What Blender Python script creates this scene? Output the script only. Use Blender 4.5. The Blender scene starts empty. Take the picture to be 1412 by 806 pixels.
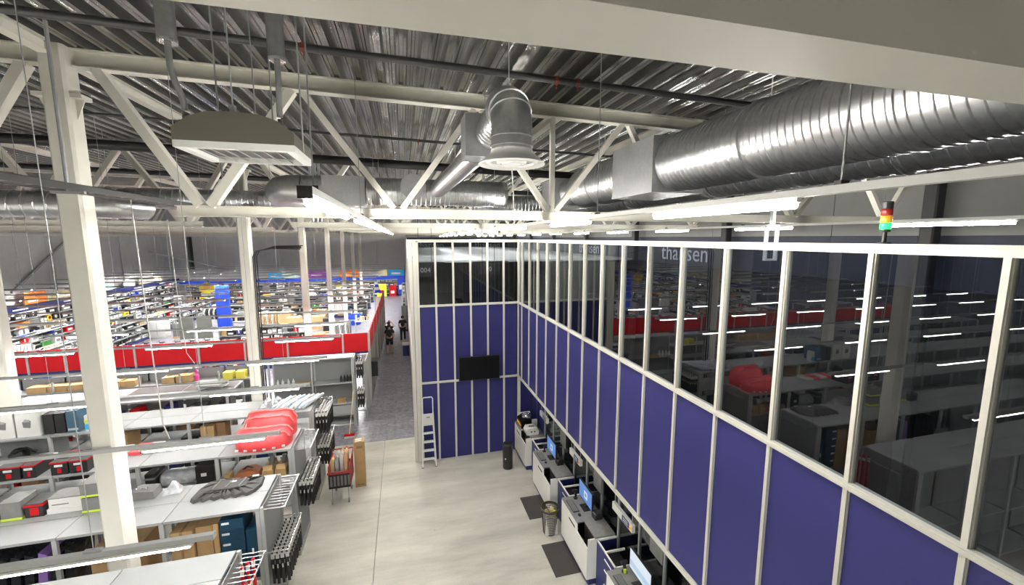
import bpy, bmesh, math, random
from mathutils import Vector, Matrix
random.seed(7)
R = math.radians
S = bpy.context.scene
COL = S.collection

# ------------------------------------------------------------------ camera, world, exposure
cam_d = bpy.data.cameras.new('camera'); cam = bpy.data.objects.new('camera', cam_d); COL.objects.link(cam)
cam_d.sensor_fit = 'HORIZONTAL'; cam_d.sensor_width = 36.0; cam_d.lens = 572.76 / 1412 * 36.0
cam_d.clip_start = 0.05; cam_d.clip_end = 300
cam.location = (0, 0, 6.8); cam.rotation_euler = (R(90 - 7.468), R(0.03), R(-14.655))
S.camera = cam
W = bpy.data.worlds.new('world'); S.world = W; W.use_nodes = True
W.node_tree.nodes['Background'].inputs[0].default_value = (0.9, 0.95, 1.0, 1)
W.node_tree.nodes['Background'].inputs[1].default_value = 0.05
S.view_settings.view_transform = 'Standard'; S.view_settings.look = 'None'
S.view_settings.exposure = 0.16; S.view_settings.gamma = 1.0
LAMP = 150.0          # LED tube strength (W/m2/sr-like)
cy = S.cycles
cy.use_denoising = True; cy.max_bounces = 9; cy.diffuse_bounces = 6; cy.glossy_bounces = 4
cy.transmission_bounces = 4; cy.transparent_max_bounces = 12; cy.sample_clamp_indirect = 6.0
cy.caustics_reflective = False; cy.caustics_refractive = False

# ------------------------------------------------------------------ materials
MATS = {}
def mat(name, col, rough=0.5, metal=0.0, var=0.0, scale=8.0, bump=0.0, emit=None, estr=0.0, stretch=None, spec=0.5):
    if name in MATS: return MATS[name]
    m = bpy.data.materials.new(name); m.use_nodes = True
    nt = m.node_tree; b = nt.nodes['Principled BSDF']
    b.inputs['Base Color'].default_value = (*col, 1); b.inputs['Roughness'].default_value = rough
    b.inputs['Metallic'].default_value = metal; b.inputs['Specular IOR Level'].default_value = spec
    if emit: 
        b.inputs['Emission Color'].default_value = (*emit, 1); b.inputs['Emission Strength'].default_value = estr
    if var or bump:
        tc = nt.nodes.new('ShaderNodeTexCoord'); mp = nt.nodes.new('ShaderNodeMapping')
        if stretch: mp.inputs['Scale'].default_value = stretch
        n = nt.nodes.new('ShaderNodeTexNoise'); n.inputs['Scale'].default_value = scale; n.inputs['Detail'].default_value = 4
        nt.links.new(tc.outputs['Object'], mp.inputs[0]); nt.links.new(mp.outputs[0], n.inputs['Vector'])
        if var:
            r = nt.nodes.new('ShaderNodeValToRGB'); r.color_ramp.elements[0].position = .3; r.color_ramp.elements[1].position = .7
            r.color_ramp.elements[0].color = (*[c * (1 - var) for c in col], 1)
            r.color_ramp.elements[1].color = (*[min(1, c * (1 + var)) for c in col], 1)
            nt.links.new(n.outputs[0], r.inputs[0]); nt.links.new(r.outputs[0], b.inputs['Base Color'])
        if bump:
            bp = nt.nodes.new('ShaderNodeBump'); bp.inputs['Strength'].default_value = bump; bp.inputs['Distance'].default_value = 0.02
            nt.links.new(n.outputs[0], bp.inputs['Height']); nt.links.new(bp.outputs[0], b.inputs['Normal'])
    MATS[name] = m
    return m

WHITE = mat('painted_steel', (.82, .80, .715), .45, 0, .03, 3)
DECK = mat('galvanised_deck', (.40, .40, .39), .24, .92, .20, 4, .03, stretch=(3, .15, 3))
GALV = mat('galvanised_sheet', (.64, .65, .66), .31, .95, .10, 14, .03)
GALVB = mat('galvanised_box', (.50, .51, .52), .42, .8, .06, 20)
STEEL = mat('grey_steel', (.36, .37, .37), .45, .3, .05, 10)
CHROME = mat('chromed_wire', (.70, .70, .70), .25, .9)
SHELF = mat('shelf_grey_white', (.33, .34, .34), .38, .1, .03, 3)
UPR = mat('upright_grey', (.40, .41, .41), .5, .1)
PERF = mat('perforated_grey', (.22, .225, .225), .55, .1, .10, 60)
BLUE = mat('blue_panel', (.027, .027, .128), .5, 0, .05, 120, .02, spec=.25)
NAVY = mat('navy_wall', (.019, .023, .046), .6, 0, .08, 3)
NAVYP = mat('navy_plastic', (.012, .016, .10), .45)
FRAME = mat('white_frame', (.56, .55, .49), .4)
RED = mat('red_panel', (.47, .007, .012), .55, 0, .04, 2, spec=.2)
BLACK = mat('black_plastic', (.012, .012, .012), .45)
BLACKG = mat('black_gloss', (.006, .006, .007), .3, spec=.12)
DARK = mat('dark_void', (.018, .018, .02), .8)
WALLG = mat('grey_sandwich_wall', (.62, .62, .60), .55, 0, .04, 2)
WALLO = mat('outer_wall_grey', (.21, .21, .205), .6, 0, .04, 2)
VOIDF = mat('workshop_painted_shade', (.004, .004, .0045), .7)  # near-black painted in for the unlit workshop interior
DSTEEL = mat('shaded_column_steel', (.03, .03, .032), .6)  # darker copy of the column steel, painted for shade by the outer wall
WALLW = mat('white_wall_base', (.62, .62, .58), .6)
DESKW = mat('desk_white', (.74, .73, .68), .4)
DESKG = mat('desk_grey_top', (.20, .195, .19), .55, 0, .08, 12)
CARTON = mat('carton', (.40, .26, .12), .75, 0, .08, 6)
CARTOND = mat('carton_dark', (.27, .16, .075), .8, 0, .1, 6)
HEAT = mat('heater_brown', (.085, .078, .062), .5)
RUBBER = mat('rubber_mat', (.055, .05, .048), .85, 0, .2, 60, .3)
PETROL = mat('petrol_blue', (.008, .045, .085), .45)
PINK = mat('pink_red', (.80, .075, .085), .42, 0, .10, 7, .12)
WRAP = mat('bubble_wrap', (.78, .23, .21), .25, 0, .25, 9, .5)
CLEAR = mat('clear_wrap', (.46, .48, .50), .15, .1, .25, 12, .5)
GREY = mat('grey_plastic', (.16, .16, .155), .55, 0, .1, 9)
WPLAST = mat('white_plastic', (.64, .64, .61), .4)
LIME = mat('lime', (.55, .72, .05), .5)
YEL = mat('yellow', (.80, .66, .04), .5)
ORANGE = mat('orange', (.85, .22, .03), .5)
SKIN = mat('skin', (.55, .33, .24), .55)
HAIR = mat('hair', (.02, .014, .01), .7)
CLOTH = mat('black_cloth', (.012, .012, .014), .85)
WOOD = mat('pale_wood', (.50, .34, .17), .6, 0, .15, 5, stretch=(1, 8, 8))
SKYB = mat('sky_blue', (.05, .40, .72), .5)
ROYAL = mat('royal_blue', (.01, .05, .48), .45)
PURP = mat('purple', (.20, .02, .28), .5)
CREAM = mat('cream', (.72, .62, .34), .5)
LED2 = mat('led_tube_bright', (1, 1, 1), .5, emit=(1.0, .99, .97), estr=LAMP * 5.0)
LED = mat('led_tube', (1, 1, 1), .5, emit=(1.0, .97, .90), estr=LAMP)
LEDR = mat('led_tube_roof', (1, 1, 1), .5, emit=(1.0, .97, .90), estr=LAMP * 1.35)
LEDA = mat('led_tube_aisle', (1, 1, 1), .5, emit=(1.0, .98, .94), estr=LAMP * .62)
SCREEN = mat('lit_screen', (.02, .05, .1), .3, emit=(.16, .33, .80), estr=.6)
SCREEN2 = mat('lit_window', (.3, .3, .3), .3, emit=(.55, .66, .80), estr=.7)
TXT = mat('white_print', (.75, .76, .78), .5)
TXTG = mat('grey_print', (.62, .65, .72), .6)
GREEN_L = mat('green_lit', (.02, .5, .08), .3, emit=(.02, 1.0, .16), estr=2.2)
AMBER_L = mat('amber_lens', (.75, .32, .02), .25, emit=(1.0, .45, .03), estr=.35)
RED_L = mat('red_lens', (.32, .02, .015), .25)
LIMEB = mat('lilac_bag', (.25, .14, .42), .4)
BAG = mat('black_foil', (.02, .02, .024), .22, 0, .3, 7, .4)

def nodes_of(m):
    return m.node_tree, m.node_tree.nodes['Principled BSDF']

def concrete():
    m = bpy.data.materials.new('polished_concrete'); m.use_nodes = True; nt, b = nodes_of(m); L = nt.links.new
    tc = nt.nodes.new('ShaderNodeTexCoord')
    n1 = nt.nodes.new('ShaderNodeTexNoise'); n1.inputs['Scale'].default_value = .55; n1.inputs['Detail'].default_value = 7; n1.inputs['Roughness'].default_value = .62
    mp = nt.nodes.new('ShaderNodeMapping'); mp.inputs['Scale'].default_value = (.7, 2.6, 1)
    L(tc.outputs['Object'], mp.inputs[0]); L(mp.outputs[0], n1.inputs['Vector'])
    r = nt.nodes.new('ShaderNodeValToRGB'); e = r.color_ramp.elements
    e[0].position = .3; e[0].color = (.35, .335, .285, 1); e[1].position = .7; e[1].color = (.60, .58, .51, 1)
    L(n1.outputs[0], r.inputs[0])
    n2 = nt.nodes.new('ShaderNodeTexNoise'); n2.inputs['Scale'].default_value = 45; n2.inputs['Detail'].default_value = 3
    L(tc.outputs['Object'], n2.inputs['Vector'])
    r2 = nt.nodes.new('ShaderNodeValToRGB'); r2.color_ramp.elements[0].position = .25; r2.color_ramp.elements[0].color = (.88, .88, .87, 1); r2.color_ramp.elements[1].position = .6
    L(n2.outputs[0], r2.inputs[0])
    mx = nt.nodes.new('ShaderNodeMix'); mx.data_type = 'RGBA'; mx.blend_type = 'MULTIPLY'; mx.inputs[0].default_value = 1
    L(r.outputs[0], mx.inputs[6]); L(r2.outputs[0], mx.inputs[7])
    n3 = nt.nodes.new('ShaderNodeTexVoronoi'); n3.inputs['Scale'].default_value = 1.7
    L(tc.outputs['Object'], n3.inputs['Vector'])
    r3 = nt.nodes.new('ShaderNodeValToRGB'); r3.color_ramp.elements[0].position = .02; r3.color_ramp.elements[0].color = (.55, .53, .5, 1); r3.color_ramp.elements[1].position = .06
    L(n3.outputs['Distance'], r3.inputs[0])
    mx2 = nt.nodes.new('ShaderNodeMix'); mx2.data_type = 'RGBA'; mx2.blend_type = 'MULTIPLY'; mx2.inputs[0].default_value = .5
    L(mx.outputs[2], mx2.inputs[6]); L(r3.outputs[0], mx2.inputs[7]); L(mx2.outputs[2], b.inputs['Base Color'])
    b.inputs['Roughness'].default_value = .42
    return m
CONC = concrete()

def vinyl():
    m = bpy.data.materials.new('vinyl_tile'); m.use_nodes = True; nt, b = nodes_of(m); L = nt.links.new
    tc = nt.nodes.new('ShaderNodeTexCoord')
    br = nt.nodes.new('ShaderNodeTexBrick'); br.inputs['Scale'].default_value = 1; br.inputs['Brick Width'].default_value = .5; br.inputs['Row Height'].default_value = .25
    br.inputs['Mortar Size'].default_value = .006; br.inputs['Color1'].default_value = (.15, .145, .165, 1); br.inputs['Color2'].default_value = (.21, .20, .225, 1); br.inputs['Mortar'].default_value = (.10, .095, .11, 1)
    n = nt.nodes.new('ShaderNodeTexNoise'); n.inputs['Scale'].default_value = 7; n.inputs['Detail'].default_value = 5
    r = nt.nodes.new('ShaderNodeValToRGB'); r.color_ramp.elements[0].position = .3; r.color_ramp.elements[0].color = (.65, .65, .65, 1); r.color_ramp.elements[1].position = .7; r.color_ramp.elements[1].color = (1.35, 1.35, 1.35, 1)
    mx = nt.nodes.new('ShaderNodeMix'); mx.data_type = 'RGBA'; mx.blend_type = 'MULTIPLY'; mx.inputs[0].default_value = 1
    L(tc.outputs['Object'], br.inputs['Vector']); L(tc.outputs['Object'], n.inputs['Vector']); L(n.outputs[0], r.inputs[0])
    L(br.outputs[0], mx.inputs[6]); L(r.outputs[0], mx.inputs[7]); L(mx.outputs[2], b.inputs['Base Color'])
    b.inputs['Roughness'].default_value = .38
    return m
VINYL = vinyl()

def tinted_glass():
    m = bpy.data.materials.new('tinted_glass'); m.use_nodes = True; nt = m.node_tree; nt.nodes.clear(); L = nt.links.new
    o = nt.nodes.new('ShaderNodeOutputMaterial'); mx = nt.nodes.new('ShaderNodeMixShader')
    t = nt.nodes.new('ShaderNodeBsdfTransparent'); t.inputs[0].default_value = (.66, .69, .73, 1)
    g = nt.nodes.new('ShaderNodeBsdfGlossy'); g.inputs['Roughness'].default_value = 0.0; g.inputs[0].default_value = (.95, .97, 1, 1)
    f = nt.nodes.new('ShaderNodeFresnel'); f.inputs[0].default_value = 1.85
    ge = nt.nodes.new('ShaderNodeNewGeometry'); ma = nt.nodes.new('ShaderNodeMath'); ma.operation = 'MULTIPLY_ADD'; ma.inputs[1].default_value = -1; ma.inputs[2].default_value = 1
    mu = nt.nodes.new('ShaderNodeMath'); mu.operation = 'MULTIPLY'; L(ge.outputs['Backfacing'], ma.inputs[0]); L(f.outputs[0], mu.inputs[0]); L(ma.outputs[0], mu.inputs[1])
    L(mu.outputs[0], mx.inputs[0]); L(t.outputs[0], mx.inputs[1]); L(g.outputs[0], mx.inputs[2]); L(mx.outputs[0], o.inputs[0])
    return m
GLASS = tinted_glass()

# ------------------------------------------------------------------ mesh helpers
class MB:
    def __init__(s): s.v = []; s.f = []; s.m = []
    def add(s, vs, fs, m=0):
        k = len(s.v); s.v += [tuple(v) for v in vs]; s.f += [tuple(i + k for i in f) for f in fs]; s.m += [m] * len(fs); return s
    def box(s, x0, y0, z0, x1, y1, z1, m=0):
        return s.add([(x0, y0, z0), (x1, y0, z0), (x1, y1, z0), (x0, y1, z0), (x0, y0, z1), (x1, y0, z1), (x1, y1, z1), (x0, y1, z1)],
                     [(0, 3, 2, 1), (4, 5, 6, 7), (0, 1, 5, 4), (1, 2, 6, 5), (2, 3, 7, 6), (3, 0, 4, 7)], m)
    def bar(s, p, q, w, h, m=0, up=(0, 0, 1)):
        p, q = Vector(p), Vector(q); d = (q - p).normalized(); u = Vector(up)
        if abs(d.dot(u)) > .98: u = Vector((0, 1, 0))
        a = d.cross(u).normalized(); b = a.cross(d).normalized()
        vs = [c + a * (i * w / 2) + b * (j * h / 2) for c in (p, q) for i, j in ((-1, -1), (1, -1), (1, 1), (-1, 1))]
        return s.add(vs, [(0, 3, 2, 1), (4, 5, 6, 7), (0, 1, 5, 4), (1, 2, 6, 5), (2, 3, 7, 6), (3, 0, 4, 7)], m)
    def tube(s, pts, r, n=8, m=0, cap=True):
        pts = [Vector(p) for p in pts]; rs = r if isinstance(r, (list, tuple)) else [r] * len(pts)
        vs = []; a = None
        for i, p in enumerate(pts):
            d = (pts[min(i + 1, len(pts) - 1)] - pts[max(i - 1, 0)]).normalized()
            if a is None:
                a = d.orthogonal().normalized()
            a = (a - d * a.dot(d))
            a = a.normalized() if a.length > 1e-6 else d.orthogonal().normalized()
            b = d.cross(a)
            vs += [p + (a * math.cos(2 * math.pi * k / n) + b * math.sin(2 * math.pi * k / n)) * rs[i] for k in range(n)]
        fs = [(i * n + k, i * n + (k + 1) % n, (i + 1) * n + (k + 1) % n, (i + 1) * n + k) for i in range(len(pts) - 1) for k in range(n)]
        if cap:
            fs += [tuple(range(n - 1, -1, -1)), tuple((len(pts) - 1) * n + k for k in range(n))]
        return s.add(vs, fs, m)
    def lathe(s, prof, c=(0, 0, 0), n=16, m=0):
        c = Vector(c); vs = [c + Vector((r * math.cos(2 * math.pi * k / n), r * math.sin(2 * math.pi * k / n), z)) for r, z in prof for k in range(n)]
        fs = [(i * n + k, i * n + (k + 1) % n, (i + 1) * n + (k + 1) % n, (i + 1) * n + k) for i in range(len(prof) - 1) for k in range(n)]
        if prof[0][0] > 1e-5: fs.append(tuple(range(n - 1, -1, -1)))
        if prof[-1][0] > 1e-5: fs.append(tuple((len(prof) - 1) * n + k for k in range(n)))
        return s.add(vs, fs, m)
    def prism(s, poly, axis, a, b, m=0):
        k = len(poly); mk = {'x': lambda p, t: (t, p[0], p[1]), 'y': lambda p, t: (p[0], t, p[1]), 'z': lambda p, t: (p[0], p[1], t)}[axis]
        vs = [mk(p, a) for p in poly] + [mk(p, b) for p in poly]
        fs = [tuple(range(k - 1, -1, -1)), tuple(range(k, 2 * k))] + [(i, (i + 1) % k, (i + 1) % k + k, i + k) for i in range(k)]
        return s.add(vs, fs, m)
    def mesh(s, name, mats, smooth=True):
        me = bpy.data.meshes.new(name); me.from_pydata(s.v, [], s.f)
        for q in (mats if isinstance(mats, (list, tuple)) else [mats]): me.materials.append(q)
        me.polygons.foreach_set('material_index', s.m)
        bm = bmesh.new(); bm.from_mesh(me); bmesh.ops.recalc_face_normals(bm, faces=bm.faces); bm.to_mesh(me); bm.free()
        if smooth:
            me.polygons.foreach_set('use_smooth', [True] * len(me.polygons)); me.set_sharp_from_angle(angle=R(38))
        me.update(); return me
    def obj(s, name, mats, parent=None, loc=None, label=None, rot=None, smooth=True):
        o = bpy.data.objects.new(name, s.mesh(name, mats, smooth)); COL.objects.link(o)
        if parent: o.parent = parent
        if loc: o.location = loc
        if rot: o.rotation_euler = rot
        if label: o['label'] = label
        return o

def tag(o, label, cat, group=None, kind=None):
    o['label'] = label; o['category'] = cat
    if group: o['group'] = group
    if kind: o['kind'] = kind
    return o
def T(name, label, cat, loc=(0, 0, 0), group=None, rz=0, kind=None):
    o = bpy.data.objects.new(name, None); o.empty_display_size = .1; COL.objects.link(o)
    o.location = loc; o.rotation_euler = (0, 0, rz); return tag(o, label, cat, group, kind)
def ST(name, loc=(0, 0, 0)):
    o = bpy.data.objects.new(name, None); o.empty_display_size = .1; COL.objects.link(o); o.location = loc; o['kind'] = 'structure'; return o
def dup(root, loc, label=None, group=None, rz=None):
    kids = {}
    def go(o, par):
        c = o.copy(); COL.objects.link(c)
        if par: c.parent = par
        for k in CH.get(o.name, []): go(k, c)
        return c
    c = go(root, None); c.location = loc
    if rz is not None: c.rotation_euler = (0, 0, rz)
    if label: c['label'] = label
    if group: c['group'] = group
    return c
CH = {}
def freeze(root):
    def go(o):
        CH[o.name] = list(o.children)
        for k in o.children: go(k)
    go(root); return root
def inst(name, me, parent=None, loc=(0, 0, 0), rot=None, scale=None):
    o = bpy.data.objects.new(name, me); COL.objects.link(o); o.location = loc
    if parent: o.parent = parent
    if rot: o.rotation_euler = rot
    if scale: o.scale = scale
    return o
def text(name, body, size, mt, parent, loc, rot, extrude=.004, align='CENTER'):
    c = bpy.data.curves.new(name, 'FONT'); c.body = body; c.size = size; c.extrude = extrude; c.resolution_u = 2
    c.align_x = align; c.align_y = 'CENTER'
    o = bpy.data.objects.new(name, c); COL.objects.link(o); bpy.context.view_layer.update()
    me = bpy.data.meshes.new_from_object(o.evaluated_get(bpy.context.evaluated_depsgraph_get()))
    bpy.data.objects.remove(o); me.materials.clear(); me.materials.append(mt)
    q = bpy.data.objects.new(name, me); COL.objects.link(q); q.parent = parent; q.location = loc; q.rotation_euler = rot
    return q

zr = lambda x: 9.08 - .025 * x          # underside of the roof deck
def roofpt(x, y): return (x, y, zr(x))

# ------------------------------------------------------------------ setting: floor, roof, walls
fl = ST('floor')
slabs = [(-2.9, -5, -.805, 13.2), (-.795, -5, 3.93, 13.2), (-2.9, 13.21, -.805, 13.97), (-.795, 13.21, 3.93, 13.97), (-24, -5, -2.91, 13.97)]
for x0, y0, x1, y1 in slabs: MB().box(x0, y0, -.1, x1, y1, 0).obj('concrete_slab', CONC, fl)
MB().box(-24, 13.98, -.1, .34, 52, -.002).obj('vinyl_covering', VINYL, fl)
MB().box(-24, -5, -.14, 12, 52, -.06).obj('joint_base', DARK, fl)
MB().box(3.94, -5, -.1, 12, 12.25, -.004).box(.35, 12.31, -.1, 12, 52, -.004).obj('workshop_slab', VOIDF, fl)  # floor painted black so the workshop stays dark behind the glass

ce = ST('ceiling')
prof = [(0, 0), (.03, 0), (.038, .016), (.082, .016), (.09, 0), (.12, 0), (.145, .15), (.185, .15), (.195, .138), (.225, .138), (.235, .15), (.275, .15)]
PIT = .30
for k in range(30):
    mb = MB(); pts = []
    x0 = -24 + k * 4 * PIT
    for j in range(4):
        pts += [(x0 + j * PIT + a, zr(x0 + j * PIT + a) + b) for a, b in prof]
    pts.append((x0 + 4 * PIT, zr(x0 + 4 * PIT)))
    n = len(pts)
    mb.add([(a, -5, b) for a, b in pts] + [(a, 52, b) for a, b in pts], [(i, i + 1, n + i + 1, n + i) for i in range(n - 1)])
    mb.obj('roof_sheet', DECK, ce)

wl = ST('wall_left')
for k in range(11):
    y0 = 52 - 5.2 * (k + 1); y1 = y0 + 5.18
    nav = y1 < 33  # unseen stretch, coloured navy to keep its reflection in the glass dark
    MB().box(-24.15, y0, 3.1 if not nav else 0, -24, y1, 9.8).obj('wall_panel', NAVY if nav else WALLG, wl)
    if not nav: MB().box(-24.15, y0, 0, -24, y1, 3.09).obj('wall_panel', WALLW, wl)
MB().box(-24.3, -5, 0, -24.16, 52, 10).obj('wall_core', DARK, wl)
wb = ST('wall_back')
for k in range(7):
    x0 = -24 + 3.5 * k
    MB().box(x0, 52, 3.0, x0 + 3.48, 52.15, 9.8).obj('wall_panel', WALLG, wb)
    MB().box(x0, 52, 0, x0 + 3.48, 52.15, 2.99).obj('wall_panel', WALLW, wb)
MB().box(-24, 52.16, 0, 12, 52.3, 10).obj('wall_core', DARK, wb)
MB().box(.5, 52, 0, 12, 52.15, 6.84).obj('navy_panel', NAVY, wb)
MB().box(.5, 52, 6.85, 12, 52.15, 9.2).obj('wall_panel', WALLG, wb)
wr = ST('wall_rear'); MB().box(-24, -5.2, 0, 12, -5, 10).obj('wall_panel', WALLG, wr)
wo = ST('wall_outer')
for k in range(12):
    y0 = -5 + 4.8 * k
    MB().box(12, y0, 6.85, 12.15, y0 + 4.78, 9.2).obj('wall_panel', WALLO, wo)
    MB().box(12, y0, 5.62, 12.15, y0 + 4.795, 6.84).obj('navy_panel', NAVY, wo); MB().box(12, y0, 0, 12.15, y0 + 4.795, 5.615).obj('shade_panel', VOIDF, wo)  # lower wall painted black for the dark depth of the workshop
for (x, y, s, rot) in ((11.97, 15.9, 1.02, (R(90), 0, R(-90))), (11.97, 25.6, 1.0, (R(90), 0, R(-90)))):
    text('lettering', 'thansen', s, TXTG, wo, (x, y, 6.12), rot)
for x in (3.3, 10.4):
    text('lettering', 'thansen', 1.05, TXTG, wb, (x, 51.97, 5.9), (R(90), 0, 0))

# ------------------------------------------------------------------ glazed partition (long side and end side)
Z1, Z2, Z3 = 2.48, 4.82, 6.72
XR, YE = 3.42, 12.30
MY = [11.87 - .733 * k for k in range(17)]            # mullion lines of the long side
pr = ST('wall_right', (XR, 0, 0))
edges = [YE] + MY
def shared(name, mb, mats): return mb.mesh(name, mats)
pm = shared('blue_panel', MB().box(0, -.345, Z1 + .03, .03, .345, Z2 - .03), BLUE)
gm = shared('glass_pane', MB().box(.012, -.345, Z2 + .03, .024, .345, Z3 - .04), GLASS)
mm = shared('mullion', MB().box(-.028, -.018, Z1, -.008, .018, Z3).box(-.009, -.025, Z1, .045, -.014, Z3).box(-.009, .014, Z1, .045, .025, Z3), FRAME)
for i, y in enumerate(MY):
    inst('mullion', mm, pr, (0, y, 0))
    if i:
        c = (MY[i - 1] + y) / 2; inst('blue_panel', pm, pr, (0, c, 0)); inst('glass_pane', gm, pr, (0, c, 0))
MB().box(0, 11.9, Z1 + .03, .03, 12.27, Z2 - .03).obj('blue_panel', BLUE, pr)
MB().box(.012, 11.9, Z2 + .03, .024, 12.27, Z3 - .04).obj('glass_pane', GLASS, pr)
for z, h in ((Z1, .035), (Z2, .03)):
    MB().box(-.03, -5, z - h, .05, YE, z + h * .1).box(-.045, -5, z - h * .5, -.03, YE, z + h * .5).box(-.03, -5, z + h * .2, .05, YE, z + h).obj('rail', FRAME, pr)
MB().box(-.03, -5, Z3 - .035, .05, YE + .05, Z3 + .008).box(-.038, -5, Z3 + .018, .058, YE + .06, Z3 + .036).box(-.025, -5, Z3 + .008, .045, YE + .05, Z3 + .018).obj('top_rail', FRAME, pr)
MB().box(-.03, 12.22, 0, .05, 12.30, Z3).obj('corner_post', FRAME, pr)
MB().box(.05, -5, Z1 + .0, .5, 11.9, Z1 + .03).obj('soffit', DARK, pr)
# recessed lower glazing behind the desks
pm2 = shared('mullion', MB().box(-.02, -.02, 0, .03, .02, Z1 - .005), STEEL)
for i, y in enumerate(MY): inst('lower_mullion', pm2, pr, (.5, y - .02, 0))
gl = shared('glass_pane', MB().box(0, -.345, .06, .012, .345, Z1 - .06), GLASS)
for i in range(1, len(MY)):
    if i > 1: inst('lower_glass_pane', gl, pr, (.505, (MY[i - 1] + MY[i]) / 2 - .02, 0))
MB().box(.48, -5, 0, .53, 11.9, .06).box(.48, -5, Z1 - .06, .53, 11.9, Z1 - .005).obj('lower_rail', STEEL, pr)
MB().box(.48, 11.16, .06, .51, 12.25, Z1 - .06).obj('blue_panel', BLUE, pr)
MB().box(1.4, -5, 0, 1.45, 12.2, Z1).obj('added_dark_backing', VOIDF, pr)  # added unseen sheet that keeps the view behind the lower glass dark

pe = ST('wall_end', (0, YE, 0))
EX = [.90, 1.415, 1.93, 2.445, 2.95]
cols = [.42] + EX + [3.385]
for i in range(6):
    a, b = cols[i] + .02, cols[i + 1] - .02
    MB().box(a, 0, .01, b, .03, Z1 - .03).obj('blue_panel', BLUE, pe)
    MB().box(a, 0, Z1 + .03, b, .03, Z2 - .03).obj('blue_panel', BLUE, pe)
    MB().box(a, .01, Z2 + .03, b, .022, Z3 - .04).obj('glass_pane', GLASS, pe)
for x in EX:
    MB().box(x - .028, -.03, 0, x + .028, .04, Z3).obj('mullion', FRAME, pe)
for z in (Z1, Z2): MB().box(.42, -.035, z - .03, 3.4, .045, z + .03).obj('rail', FRAME, pe)
MB().box(.1, -.04, Z3 - .045, 3.45, .05, Z3 + .01).box(.1, -.05, Z3 + .015, 3.45, .06, Z3 + .04).obj('top_rail', FRAME, pe)
MB().box(3.42, 0, 0, 3.9, .03, Z1).obj('blue_panel', BLUE, pe)
MB().box(.36, -.04, 0, .42, .05, Z3).obj('end_post', FRAME, pe)
MB().box(.26, -.02, 0, .355, .05, Z3).obj('end_post', FRAME, pe)
MB().box(.16, .0, 0, .25, .06, Z3).obj('end_post', FRAME, pe)
ps = ST('wall_aisle', (.2, 0, 0))
ir = ST('ceiling_inner')
for k in range(11):
    for j in range(4): MB().box(.55 + 2.7 * j, 19 + 2.8 * k, 5.7, 3.22 + 2.7 * j, 21.77 + 2.8 * k, 5.78).obj('roof_board', WPLAST, ir)
MB().box(.5, 18.9, 5.66, 11.35, 50, 5.695).obj('roof_core', DARK, ir)
for k in range(20):
    y = 12.4 + 2.0 * k
    if y > 50.5: break
    MB().box(0, y, 0, .05, y + 1.97, Z3).obj('wall_panel', WHITE, ps)

# ------------------------------------------------------------------ steel columns and roof trusses
def column(x, y, w, label, ztop=None, m=WHITE, d=None):
    t = T('steel_column', label, 'column', (x, y, 0), kind='thing'); d = d or w; zt = (ztop or zr(x)) - .01
    c = .03
    MB().prism([(-w/2 + c, -d/2), (w/2 - c, -d/2), (w/2, -d/2 + c), (w/2, d/2 - c), (w/2 - c, d/2), (-w/2 + c, d/2), (-w/2, d/2 - c), (-w/2, -d/2 + c)], 'z', .02, zt).obj('shaft', m, t)
    MB().box(-w/2 - .08, -d/2 - .08, 0, w/2 + .08, d/2 + .08, .02).obj('base_plate', m, t)
    MB().box(w/2, -.1, 8.55, w/2 + .12, .1, 8.6).prism([(w/2, 8.6), (w/2 + .12, 8.6), (w/2, 8.3)], 'y', -.01, .01).obj('bracket', m, t)
    MB().box(-w/2 - .12, -.1, 8.55, -w/2, .1, 8.6).prism([(-w/2, 8.6), (-w/2 - .12, 8.6), (-w/2, 8.3)], 'y', -.01, .01).obj('bracket', m, t)
    return t
TY = [.62, 6.87, 13.1, 19.4, 25.4, 31.5, 37.6, 43.7]
column(-4.11, 6.80, .27, 'tall white steel column standing between the two nearest shelf rows')
c2 = column(-4.11, 12.75, .27, 'white steel column with a bundle of black cables clipped to it')
for y, d in ((19.4, 'just behind the red fascia'), (25.4, 'second one beyond the red fascia'), (31.5, 'third one beyond the red fascia'), (37.6, 'fourth one beyond the red fascia'), (43.7, 'farthest one down the store')):
    column(-4.11, y, .25, 'white steel column, ' + d)
column(-9.42, 12.5, .3, 'white steel column at the picture edge near the white boxes')
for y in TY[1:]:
    column(11.68, y, .28, f'steel column coloured dark for shade against the outer wall, {["first","second","third","fourth","fifth","sixth","seventh"][TY.index(y)-1]} along it', m=DSTEEL)
for (a, b, c) in ((-4.11 + .16, 12.66, 0), (-4.11 + .19, 12.7, 1), (-4.11 + .16, 12.78, 2), (-4.11 + .2, 12.83, 3)):
    MB().tube([(1.2, 0, 6.5 + .03 * c), (.5, 0, 6.52 + .02 * c), (.1, 0, 6.45), (.02, 0, 6.3), (.0, 0, 3.5), (.02, 0, .05)], .015, 6).obj('cable', BLACK, None, (a, b, 0))
    o = COL.objects[-1]; tag(o, 'black cable running down beside the cable-clad white column', 'cable', 'cables down the column')

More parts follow.
